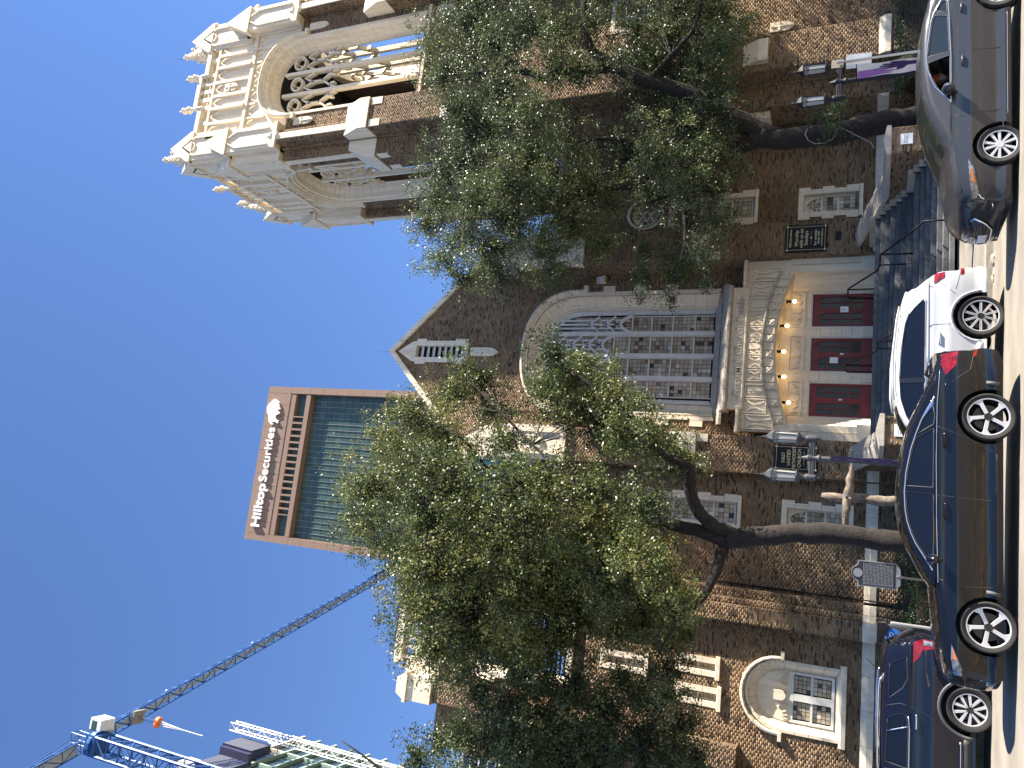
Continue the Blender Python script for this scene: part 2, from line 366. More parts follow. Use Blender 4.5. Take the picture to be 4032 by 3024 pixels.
def pane(F, u0, u1, v0, v1, d, parent, q=.19, name='pane', arch=None):
    """leaded light: small square quarries, each with its own tone and tilt"""
    nu, nv = max(1, round((u1-u0)/q)), max(1, round((v1-v0)/q)); du, dv = (u1-u0)/nu, (v1-v0)/nv
    V, Q, A = [], [], []; g = .009
    O, U, W, N = (np.array(k) for k in (F.O, F.U, F.V, F.N))
    for i in range(nu):
        for j in range(nv):
            a, b = u0+i*du, v0+j*dv
            if arch and not arch(a+du/2, b+dv/2): continue
            k = len(V)
            for (x, y) in ((a+g, b+g), (a+du-g, b+g), (a+du-g, b+dv-g), (a+g, b+dv-g)):
                V.append(O+U*x+W*y+N*(d+rnd.uniform(-.004, .004)))
            Q.append((k, k+1, k+2, k+3)); A.append(min(1, max(0, rnd.gauss(.52, .2))) if rnd.random() > .08 else rnd.choice((.02, .12, .98)))
    k = len(V)
    if not V: return
    us = [(u0, v0), (u1, v0), (u1, v1), (u0, v1)]
    V += [O+U*x+W*y+N*(d-.012) for x, y in us]; Q.append((k, k+1, k+2, k+3)); A.append(0)
    return part(name, npmesh(name, np.array(V), np.array(Q), MT['quarry'], A), parent)
def pbar(F, pts, w, d0, d1, parent, name='tracery', mat=None):
    m = MB(); m.bar(F, pts, w, d0, d1); return m.build(name, mat or MT['stone'], parent)
def pbox(name, F, u0, u1, v0, v1, d0, d1, parent, mat=None, bevel=0):
    m = MB(); m.fbox(F, u0, u1, v0, v1, d0, d1); return m.build(name, mat or MT['stone'], parent, bevel=bevel)
def empty_part(name, parent):
    o = bpy.data.objects.new(name, None); COL.objects.link(o); o.empty_display_size = .2; return adopt(o, parent)
def rect_window(F, u0, u1, v0, v1, quoin=True, wood=2, depth=.3, trefoil=False, sill=.16, mul=False, name='window'):
    """stone-framed window: outer stone u0..u1, glass inside"""
    w = empty_part(name, church); t = .2
    n = max(2, round((v1-v0)/.5)); dv = (v1-v0)/n
    for i in range(n):
        e = .1 if quoin and i % 2 == 0 else 0
        pbox('stone_block', F, u0-e, u0+t, v0+i*dv+.006, v0+(i+1)*dv-.006, -depth-.05, .03, w)
        pbox('stone_block', F, u1-t, u1+e, v0+i*dv+.006, v0+(i+1)*dv-.006, -depth-.05, .03, w)
    pbox('lintel', F, u0+t+.004, u1-t-.004, v1-t, v1, -depth-.05, .028, w)
    m = MB(); m.fprism(Fr(F(u0-.06, v0-.1, 0), F.N, -F.U if 0 else F.U), [(0, 0), (0, 0)], 0, 0) if 0 else None
    m = MB()
    a, b = u0-.08, u1+.08
    m.add([F(a, v0-sill, -.02), F(b, v0-sill, -.02), F(b, v0-sill, .12), F(a, v0-sill, .12), F(a, v0-.03, .12), F(b, v0-.03, .12), F(b, v0+.1, -depth), F(a, v0+.1, -depth)],
          [(0, 1, 2, 3), (3, 2, 5, 4), (4, 5, 6, 7), (0, 3, 4, 7), (1, 6, 5, 2), (0, 7, 6, 1)])
    m.build('sill', MT['stone'], w)
    g0, g1, h0, h1 = u0+t+.06, u1-t-.06, v0+.14, v1-t-.06
    f = MT['frame']; dd = -depth+.06
    for (a, b, c, e) in ((u0+t, g0, v0+.08, v1-t), (g1, u1-t, v0+.08, v1-t), (g0, g1, h1, v1-t), (g0, g1, v0+.08, h0)):
        pbox('sash', F, a, b, c, e, dd-.05, dd, w, f)
    cols = [(g0, g1)]
    if mul:
        c = (g0+g1)/2; pbox('mullion', F, c-.09, c+.09, h0, h1, dd-.05, dd+.07, w, f); cols = [(g0, c-.09), (c+.09, g1)]
    top = h1
    if trefoil:
        top = h1-.62; c = (g0+g1)/2; a = (g1-g0)/2
        pts = [(g0, top)]+[(c-a*math.cos(math.pi*i/16), top+.1+.5*abs(math.sin(math.pi*i/16))**1.4) for i in range(17)]+[(g1, top)]
        poly = [(g0, h1), (g0, top)]+pts[1:-1]+[(g1, top), (g1, h1)]
        m = MB(); m.fprism(F, poly, dd-.04, dd-.005); m.build('tracery_head', MT['stone'], w)
        pbar(F, pts, .07, dd-.02, dd+.04, w)
        for s in (-1, 1):
            pbar(F, [(c+s*a*.95, top+.12), (c+s*a*.35, top+.2), (c+s*a*.5, top+.05), (c+s*a*.2, top-.02)][:3], .05, dd-.02, dd+.03, w)
        pane(F, g0, g1, top, h1-.06, dd-.045, w, .14)
        pbox('sash', F, g0, g1, top-.03, top+.03, dd-.05, dd, w, f)
    for (a, b) in cols:
        for k in range(wood):
            y0, y1 = h0+(top-h0)*k/wood, h0+(top-h0)*(k+1)/wood
            pane(F, a, b, y0, y1, dd-.03, w)
            if k: pbox('sash', F, a, b, y0-.03, y0+.03, dd-.03, dd+.01, w, f)
    return w
def shield(F, u, v, w, h, d, parent, cross=True, name='stone_shield'):
    m = MB(); a = w/2
    m.fprism(F, [(u-a, v+h*.5), (u-a, v-h*.12), (u-a*.85, v-h*.3), (u-a*.45, v-h*.43), (u, v-h*.5), (u+a*.45, v-h*.43), (u+a*.85, v-h*.3), (u+a, v-h*.12), (u+a, v+h*.5)], -.02, d)
    if cross: m.fbox(F, u-.03, u+.03, v-h*.42, v+h*.45, d, d+.04); m.fbox(F, u-a*.95, u+a*.95, v+h*.08, v+h*.16, d, d+.038)
    return m.build(name, MT['stone'], parent)
# ---- added solid cores keep daylight out of the hollow brick shells
core = MB(); core.box(4.6, 11.6, 33.5, 62, -.3, 17); core.box(-7, 18, 33.4, 60, -.3, 11.5); core.box(-7.0, -1.9, 31.3, 36.6, -.3, 12.2)
core.add([(4.3, 32.9, 17), (11.7, 32.9, 17), (8, 32.9, 24), (4.3, 62, 17), (11.7, 62, 17), (8, 62, 24)], [(0, 1, 2), (3, 5, 4), (0, 2, 5, 3), (1, 4, 5, 2), (0, 3, 4, 1)])
core.build('light_block_core', MT['dark'], church)

# ---- gabled front (wall plane y 32.5), centre x 8
FG = front(32.5); GC = 8.03
win_hole = archpath(GC, 2.72, 5.9, 12.25, 2.55, 1, 24, 2.35)
slit_hole = rect(GC-.32, GC+.32, 18.3, 21.0)
brick_wall('gable_wall', FG, [(3.2, 4.3), (13, 4.3), (13, 17.55), (GC, 22.4), (3.2, 17.55)], [win_hole, slit_hole], seed=1)
# coping stones up both slopes
for s in (-1, 1):
    for i in range(9):
        a, b = i/9, (i+1)/9; L = 5.1
        u0, v0, u1, v1 = GC+s*L*a, 22.62-L*a*.985, GC+s*(L*b-.012), 22.62-L*b*.985
        m = MB(); m.fprism(FG, [(u0, v0), (u0, v0-.36), (u1, v1-.36), (u1, v1)], -.5, .14); m.build('coping_stone', MT['stone'], church)
m = MB(); m.lathe(FG(GC, 22.6, -.1), [(.03, 0), (.012, .5), (0.002, .9)], 6); m.build('lightning_rod', MT['alu'], church)
# louvred slit window
sw = empty_part('louvre_window', church)
for (a, b, c, e) in ((GC-.55, GC-.3, 18.2, 21.0), (GC+.3, GC+.55, 18.2, 21.0)):
    for k in range(5):
        dv = (e-c)/5; x = .1 if k in (0, 4) else 0
        pbox('stone_block', FG, a-(x if a < GC-.3 else 0), b+(x if b > GC+.3 else 0), c+k*dv+.006, c+(k+1)*dv-.006, -.3, .07, sw)
pbox('sill', FG, GC-.5, GC+.5, 18.0, 18.2, -.3, .12, sw)
m = MB(); m.fprism(FG, [(GC-.55, 21.0), (GC+.55, 21.0), (GC+.5, 21.25), (GC, 22.05), (GC-.5, 21.25)], -.25, .06); m.build('gablet', MT['stone'], sw)
for k in range(3): pbar(FG, [(GC+(k-1)*.22, 21.05), (GC+(k-1)*.22, 21.35+(k == 1)*.4)], .06, .05, .1, sw)
for k in range(8):
    m = MB(); v = 18.28+k*.33
    m.add([FG(GC-.31, v, -.04), FG(GC+.31, v, -.04), FG(GC+.31, v+.24, -.24), FG(GC-.31, v+.24, -.24), FG(GC-.31, v+.03, -.02), FG(GC+.31, v+.03, -.02), FG(GC+.31, v+.27, -.22), FG(GC-.31, v+.27, -.22)],
          [(0, 1, 5, 4), (4, 5, 6, 7), (3, 2, 1, 0), (7, 6, 2, 3), (0, 4, 7, 3), (1, 2, 6, 5)])
    m.build('louvre', MT['frame'], sw)
pbox('louvre_backing', FG, GC-.32, GC+.32, 18.2, 21, -.4, -.3, sw, MT['dark'])
shield(FG, GC, 17.1, .42, 1.5, .1, church)
# great window
gw = empty_part('great_window', church)
out_p, in_p = archpath(GC, 2.9, 5.95, 12.3, 2.68, 12, 26, 2.35), archpath(GC, 2.12, 6.2, 12.15, 2.0, 12, 26, 2.5)
surround(FG, out_p, in_p, [(0, .05), (.2, .05), (.22, -.02), (.3, 0), (.4, -.1), (.62, -.34), (.78, -.4), (.8, -.46), (.88, -.44), (1, -.58)], gw)
surround(FG, archpath(GC, 2.13, 6.22, 12.15, 2.01, 4, 20, 2.5), archpath(GC, 1.95, 6.3, 12.1, 1.84, 4, 20, 2.5), [(0, -.5), (.4, -.5), (.45, -.54), (1, -.6)], gw, MT['frame'], .0, 'window_frame', 4)
hood = archpath(GC, 3.0, 12.2, 12.35, 2.75, 1, 24, 2.35); hin = archpath(GC, 2.84, 12.2, 12.3, 2.6, 1, 24, 2.35)
surround(FG, hood, hin, [(0, .0), (0, .22), (.5, .26), (1, .12)], gw, name='hood_stone')
for s in (-1, 1):
    pbox('label_stop', FG, GC+s*3.0-.16, GC+s*3.0+.16, 12.0, 12.2, 0, .26, gw)
    for k in range(4): pbox('quoin', FG, GC+s*3.0-.17, GC+s*3.0+.17, 6.4+k*1.45, 6.95+k*1.45, -.02, .045, gw)
m = MB(); m.add([FG(GC-3.05, 5.62, .02), FG(GC+3.05, 5.62, .02), FG(GC+3.05, 5.62, .22), FG(GC-3.05, 5.62, .22), FG(GC-3.05, 5.72, .22), FG(GC+3.05, 5.72, .22), FG(GC+3.05, 6.24, -.55), FG(GC-3.05, 6.24, -.55)],
    [(0, 1, 2, 3), (3, 2, 5, 4), (4, 5, 6, 7), (0, 3, 4, 7), (1, 6, 5, 2), (0, 7, 6, 1)]); m.build('sill', MT['stonew'], gw)
mu = [GC-1.03, GC, GC+1.03]; D0, D1 = -.68, -.5
def gwtop(u): x = min(1, abs(u-GC)/1.98); return 12.1+1.9*max(0, 1-x**2.5)**.4
for u in mu: pbar(FG, [(u, 6.2), (u, gwtop(u))], .19, D0, D1+.08, gw, 'mullion', MT['frame'])
edges = [GC-1.96]+mu+[GC+1.96]
for i in range(4):
    a, b = edges[i]+.09, edges[i+1]-.09; c = (a+b)/2; inner = i in (1, 2); hs = 10.75 if inner else 9.95
    n = 5 if inner else 4
    pbox('sash', FG, a, a+.04, 6.25, hs, D0, D1, gw, MT['frame']); pbox('sash', FG, b-.04, b, 6.25, hs, D0, D1, gw, MT['frame'])
    zs = [6.28, 7.1, 8.08, 9.05, 9.95] if not inner else [6.28, 7.1, 8.08, 9.05, 10.02, 10.75]
    for k in range(len(zs)-1):
        pane(FG, a+.04, b-.04, zs[k]+.03, zs[k+1]-.03, D0+.08, gw); pbox('sash', FG, a, b, zs[k+1]-.03, zs[k+1]+.03, D0+.02, D1+.02, gw, MT['frame'])
    # cusped light head
    w2 = (b-a)/2
    head = [(c-w2, hs)]+[(c-w2*math.cos(math.pi*t/12), hs+.52*math.sin(math.pi*t/12)**1.5+.03) for t in range(13)]+[(c+w2, hs)]
    pbar(FG, head, .13, D0, D1+.04, gw, mat=MT['frame'])
    for s in (-1, 1):
        pbar(FG, [(c+s*w2*.9, hs+.12), (c+s*w2*.45, hs+.3), (c+s*w2*.4, hs+.12)], .06, D0, D1+.02, gw)
        pbar(FG, [(c, hs+.52), (c+s*w2*.5, hs+.75), (c+s*w2, hs+1.0)] if 0 else [(c+s*w2*.02, hs+.5), (c+s*w2*.02, hs+.9)], .05, D0, D1, gw)
    top = min(gwtop(a), gwtop(b)); u3 = [a+(b-a)*k/4 for k in range(1, 4)]
    pane(FG, a, b, hs+.05, top-.02, D0+.06, gw, .16, arch=lambda u, v: v < gwtop(u)-.02)
    for k, u in enumerate(u3):
        pbar(FG, [(u, hs+(.35 if k != 1 else .55)), (u, gwtop(u)-.02)], .085, D0, D1, gw, mat=MT['frame'])
    for r in range(2 if not inner else 3):
        v = hs+1.0+r*.78
        if v > top-.2: continue
        for s in (-1, 1):
            pbar(FG, [(c-s*w2, v-.18), (c-s*w2*.5, v+.02), (c, v+.28), (c+s*w2*.12, v+.36)], .09, D0, D1+.02, gw, mat=MT['frame'])
            pbar(FG, [(c-s*w2*.5, v+.02), (c-s*w2*.42, v-.2), (c-s*w2*.05, v-.34)], .05, D0, D1, gw)
pbox('window_backing', FG, GC-2.1, GC+2.1, 6.1, 14.3, -.85, -.75, gw, MT['dark'])
# ---- buttresses flanking the gable
def buttress(u0, u1, top, seed, shieldy=True):
    b = front(31.0)
    brick_wall('buttress_wall', b, rect(u0, u1, -2.2, top), parent=church, seed=seed)
    brick_wall('buttress_wall', leftside(u0), rect(-32.6, -31.0, -2.2, top), seed=seed+1); brick_wall('buttress_wall', rightside(u1), rect(31.0, 32.6, -2.2, top), seed=seed+2)
    # stone weathering, niche panel and little gable near the top
    for v, hh in ((6.3, 1.5),):
        m = MB(); m.fprism(Fr(b(u0, 0, 0), b.N, -b.U), [(-.1, v), (.16, v), (.16, v+.5), (.02, v+1.1), (-.1, v+1.1)], -(u1-u0)-.04, .04)
        m.build('weathering_stone', MT['stone'], church)
        for s, u in ((-1, u0), (1, u1)): pbox('quoin', b, u-.02 if s < 0 else u-.3, u+.3 if s < 0 else u+.02, v-.45, v-.02, -.02, .03, church)
    c = (u0+u1)/2
    pn = empty_part('niche_panel', church)
    pbox('panel_stone', b, u0-.03, u1+.03, top-3.2, top-.1, -.2, .06, pn)
    pbox('panel_base', b, u0-.08, u1+.08, top-3.45, top-3.2, -.2, .16, pn)
    m = MB(); m.fprism(b, [(u0-.08, top-.1), (u1+.08, top-.1), (c+.1, top+1.3), (c-.1, top+1.3)], -.3, .14); m.build('gablet', MT['stone'], pn)
    shield(b, c, top-1.9, .62, 1.1, .12, pn)
    for s in (-1, 1): pbar(b, [(c+s*.48, top-3.1), (c+s*.48, top-.9), (c+s*.2, top-.3), (c, top-.05)], .09, .05, .15, pn)
    m = MB(); m.add([b(u0, top, 0), b(u1, top, 0), b(u1, top+1.6, -1.5), b(u0, top+1.6, -1.5), b(u0, top, -1.5), b(u1, top, -1.5)], [(0, 1, 2, 3), (0, 3, 4), (1, 5, 2), (0, 4, 5, 1)]); m.build('weathering_stone', MT['stonew'], church)
buttress(2.9, 4.35, 15.3, 20); buttress(11.75, 13.2, 15.3, 30)
for (u, v) in ((4.5, 10.9), (11.5, 11.2)):
    m = MB(); m.add([FG(u-.16, v, 0), FG(u+.16, v, 0), FG(u+.16, v, .3), FG(u-.16, v, .3), FG(u-.16, v+.5, 0), FG(u+.16, v+.5, 0)], [(0, 1, 2, 3), (3, 2, 5, 4), (0, 3, 4), (1, 5, 2)]); m.build('corbel', MT['stone'], church)
# ---- walls either side of the gable (plane y 31.6)
FW = front(31.6)
brick_wall('side_wall', FW, rect(-1.5, 2.9, -2.2, 13.5), [rect(.8, 1.9, .75, 2.95), rect(.8, 1.9, 4.7, 8.2)], seed=3)
rect_window(FW, .75, 1.95, .62, 3.0, trefoil=True); rect_window(FW, .72, 1.98, 4.65, 8.3, wood=4)
brick_wall('side_wall', FW, rect(13.2, 18.6, -2.2, 13.5), [rect(13.65, 14.7, .75, 2.85), rect(13.65, 14.75, 4.7, 8.2), [(14.2+.55*math.cos(R(a)), 9.35+.62*math.sin(R(a))) for a in range(0, 360, 20)]], seed=4)
rect_window(FW, 13.6, 14.8, .62, 2.9, trefoil=True); rect_window(FW, 13.55, 14.9, 4.65, 8.3, wood=4)
oc = empty_part('oval_window', church)
ring = lambda k: [(14.23+k*.66*math.cos(R(a)), 9.36+k*.76*math.sin(R(a))) for a in range(90, 451, 20)]
surround(FW, ring(1.12), ring(.62), [(0, .03), (.3, .03), (.35, -.05), (.7, -.12), (1, -.25)], oc)
pane(FW, 13.8, 14.66, 8.85, 9.87, -.28, oc, .16); pbox('backing', FW, 13.6, 14.9, 8.6, 10.1, -.4, -.35, oc, MT['dark'])
for s in (-1, 1): pbar(FW, [(14.23+s*.3, 9.0), (14.23, 9.2), (14.23-s*.25, 9.36), (14.23, 9.55), (14.23+s*.3, 9.75)], .06, -.27, -.2, oc)
pbox('coping_stone', FW, -1.4, 2.9, 13.5, 13.75, -.6, .14, church, MT['stonew']); pbox('coping_stone', FW, 13.2, 18.5, 13.5, 13.75, -.6, .14, church, MT['stonew'])
# ---- eye-level stone band round the base, in stretches cut to blocks, brick plinth below it
def band(F, u0, u1, v0=-.36, v1=.05, proud=.14):
    n = max(1, round((u1-u0)/1.1)); du = (u1-u0)/n
    for i in range(n):
        a, b = u0+i*du+.006, u0+(i+1)*du-.006; m = MB()
        m.add([F(a, v0, -.03), F(b, v0, -.03), F(b, v0, proud), F(a, v0, proud), F(a, (v0+v1)/2, proud), F(b, (v0+v1)/2, proud), F(b, v1, .0), F(a, v1, .0), F(a, v1, -.03), F(b, v1, -.03)],
              [(0, 1, 2, 3), (3, 2, 5, 4), (4, 5, 7-1, 7), (7, 6, 9, 8), (0, 8, 9, 1), (0, 3, 4, 7, 8), (1, 9, 6, 5, 2)])
        m.build('band_stone', MT['stone'], church)
    brick_wall('plinth_wall', Fr(F(0, 0, .1)-Vector((0, 0, 0)), F.U, F.N), rect(u0, u1, -2.25, v0), seed=int(abs(u0*7))+50)
band(FW, -1.4, 2.9); band(FW, 13.2, 18.5); band(front(31.0), 2.9, 4.3); band(front(31.0), 11.8, 13.2)

# ---- left tower / wing: stepped pilasters, arched windows
FL = front(30.6)
holes = [archpath(-4.95, 1.15, .72, 2.6, 1.15, 1, 14), rect(-5.1, -4.45, 7.65, 9.35), rect(-4.72, -4.1, 4.9, 6.4), rect(-5.8, -5.15, 4.8, 6.4), archpath(-4.8, 1.35, 10.8, 13.9, 1.6, 1, 14)]
brick_wall('wing_wall', FL, rect(-9.5, -2.6, -2.2, 16.4), holes, seed=5)
for k, (a, b, y) in enumerate(((-2.66, -2.02, 30.2), (-2.02, -1.78, 30.38), (-1.78, -1.44, 30.56))):
    F = front(y); brick_wall('pilaster_wall', F, rect(a, b, .05, 16.2), seed=60+k, single=(a, b, .05, 3.9) if k == 0 else None)
    brick_wall('pilaster_wall', rightside(b), rect(y, y+.4 if k < 2 else 31.7, .05, 16.2), seed=70+k)
    band(F, a, b)
brick_wall('pilaster_wall', leftside(-2.66), rect(-30.6, -30.2, .05, 16.2), seed=80)
band(FL, -9.5, -2.66)
for a, b, y in ((-7.75, -6.9, 30.2),):
    brick_wall('pilaster_wall', front(y), rect(a, b, 4, 16.4), seed=81); brick_wall('pilaster_wall', leftside(a), rect(-36.5, -y, -2.2, 16.4), seed=82); brick_wall('pilaster_wall', rightside(b), rect(y, 30.6, 4, 16.4), seed=83)
# parapet of the left tower
pp = empty_part('tower_parapet', church)
for (a, b, v0, v1, y0) in ((-7.85, -6.8, 16.5, 18.2, 30.1), (-2.75, -1.3, 16.3, 18.2, 30.05)):
    m = MB(); F = front(y0); m.fprism(F, [(a, v0), (b, v0), (b, v1-.35), (b-.2, v1), (a+.2, v1), (a, v1-.35)], -1.2, 0); m.build('pier', MT['stone'], pp)
    pbox('cap_stone', F, a-.1, b+.1, v1-.55, v1-.4, -1.25, .1, pp)
pbox('string_course', FL, -6.8, -2.75, 16.4, 16.65, -.4, .16, pp); pbox('panel_wall', FL, -6.8, -2.75, 16.65, 17.55, -.35, -.06, pp)
pbox('cap_stone', FL, -6.5, -2.75, 18.4, 18.75, -.45, .12, pp)
for k in range(10):
    u = -6.7+k*.42; pbox('baluster', FL, u, u+.13, 16.65, 18.4, -.32, .03, pp)
    if k < 9: pbar(FL, [(u+.13, 17.2), (u+.27, 17.45), (u+.42, 17.2)], .06, -.07, 0, pp)
pbox('rail', FL, -6.8, -2.75, 17.55, 17.72, -.33, .06, pp); pbox('end_block', FL, -6.8, -6.3, 16.65, 18.1, -.3, .08, pp)
for (u, v) in ((-6.2, 18.75), (-7.3, 18.2)):
    m = MB(); m.tube([front(30.4)(u, v, -.2), front(30.4)(u+.02, v+.55, -.2)], [.02, .008], 6); m.build('lightning_rod', MT['alu'], church)
# wing windows
rect_window(FL, -5.12, -4.42, 7.6, 9.4, quoin=False, sill=.14); rect_window(FL, -4.75, -4.08, 4.95, 6.45, quoin=False); rect_window(FL, -5.82, -5.12, 4.85, 6.42, quoin=False)
aw = empty_part('arched_window', church)
o_, i_ = archpath(-4.95, 1.22, .7, 2.6, 1.28, 4, 14), archpath(-4.95, .86, .9, 2.55, .95, 4, 14)
surround(FL, o_, i_, [(0, .05), (.3, .05), (.35, -.03), (.6, -.1), (.65, -.14), (1, -.22)], aw)
surround(FL, archpath(-4.95, 1.34, 2.65, 2.75, 1.3, 1, 14), archpath(-4.95, 1.22, 2.65, 2.72, 1.2, 1, 14), [(0, 0), (0, .14), (.6, .16), (1, .06)], aw, name='hood_stone')
for s in (-1, 1): pbox('label_stop', FL, -4.95+s*1.38-.14, -4.95+s*1.38+.14, 2.56, 2.68, 0, .16, aw)
m = MB(); m.fprism(FL, [(-4.95-.86, 2.33)]+[(-4.95-.86*math.cos(math.pi*t/14), 2.55+.95*math.sin(math.pi*t/14)) for t in range(15)]+[(-4.95+.86, 2.33)], -.3, -.18); m.build('tympanum', MT['stone'], aw)
shield(FL, -4.95, 2.68, .34, .42, -.1, aw, False)
for s in (-1, 1):
    pbar(FL, [(-4.95+s*.3, 2.45), (-4.95+s*.42, 2.75), (-4.95+s*.56, 2.6), (-4.95+s*.48, 2.45)], .07, -.2, -.11, aw, 'relief'); pbar(FL, [(-4.95+s*.62, 2.4), (-4.95+s*.7, 2.6), (-4.95+s*.78, 2.42)], .06, -.2, -.12, aw, 'relief')
m = MB(); m.add([FL(-6.3, .5, 0), FL(-3.6, .5, 0), FL(-3.6, .5, .16), FL(-6.3, .5, .16), FL(-6.3, .64, .16), FL(-3.6, .64, .16), FL(-3.6, .86, -.24), FL(-6.3, .86, -.24)], [(0, 1, 2, 3), (3, 2, 5, 4), (4, 5, 6, 7), (0, 3, 4, 7), (1, 6, 5, 2), (0, 7, 6, 1)]); m.build('sill', MT['stone'], aw)
f = MT['frame']
for (a, b, c, e) in ((-5.81, -5.72, .88, 2.33), (-4.18, -4.09, .88, 2.33), (-5.72, -4.18, 2.23, 2.33), (-5.72, -4.18, .88, .98), (-5.07, -4.83, .98, 2.23)): pbox('sash', FL, a, b, c, e, -.26, -.16, aw, f)
for a, b in ((-5.72, -5.07), (-4.83, -4.18)):
    pane(FL, a+.04, b-.04, 1.0, 1.58, -.235, aw, .16); pane(FL, a+.04, b-.04, 1.66, 2.23, -.235, aw, .16); pbox('sash', FL, a, b, 1.58, 1.66, -.25, -.19, aw, f)
pbox('backing', FL, -5.9, -4.0, .8, 3.6, -.45, -.4, aw, MT['dark'])
bw = empty_part('belfry_window', church)
o_, i_ = archpath(-4.8, 1.5, 10.7, 13.9, 1.75, 5, 14), archpath(-4.8, 1.05, 10.9, 13.85, 1.3, 5, 14)
surround(FL, o_, i_, [(0, .06), (.35, .06), (.4, -.04), (1, -.4)], bw)
surround(FL, archpath(-4.8, 1.66, 13.8, 13.95, 1.8, 1, 14), archpath(-4.8, 1.5, 13.8, 13.9, 1.7, 1, 14), [(0, 0), (0, .2), (1, .08)], bw, name='hood_stone')
pbox('sill', FL, -6.4, -3.2, 10.5, 10.75, -.4, .15, bw)
pbar(FL, [(-4.8, 10.8), (-4.8, 13.4)], .14, -.4, -.25, bw, 'mullion')
for s in (-1, 1): pbar(FL, [(-4.8, 13.3), (-4.8+s*.45, 14.0), (-4.8+s*.9, 14.3)], .12, -.4, -.25, bw)
for k in range(22): pbox('louvre', FL, -5.85, -3.75, 10.85+k*.19, 10.87+k*.19, -.7, -.45, bw, MT['lead'])
m = MB(); m.tube([(-1.32, 31.52, ZD+6.5), (-1.32, 31.52, ZD+.1), (-1.32, 31.36, ZD-.1), (-1.32, 31.36, -.1)], .025, 6); m.build('service_pipe', MT['black'], church, True)
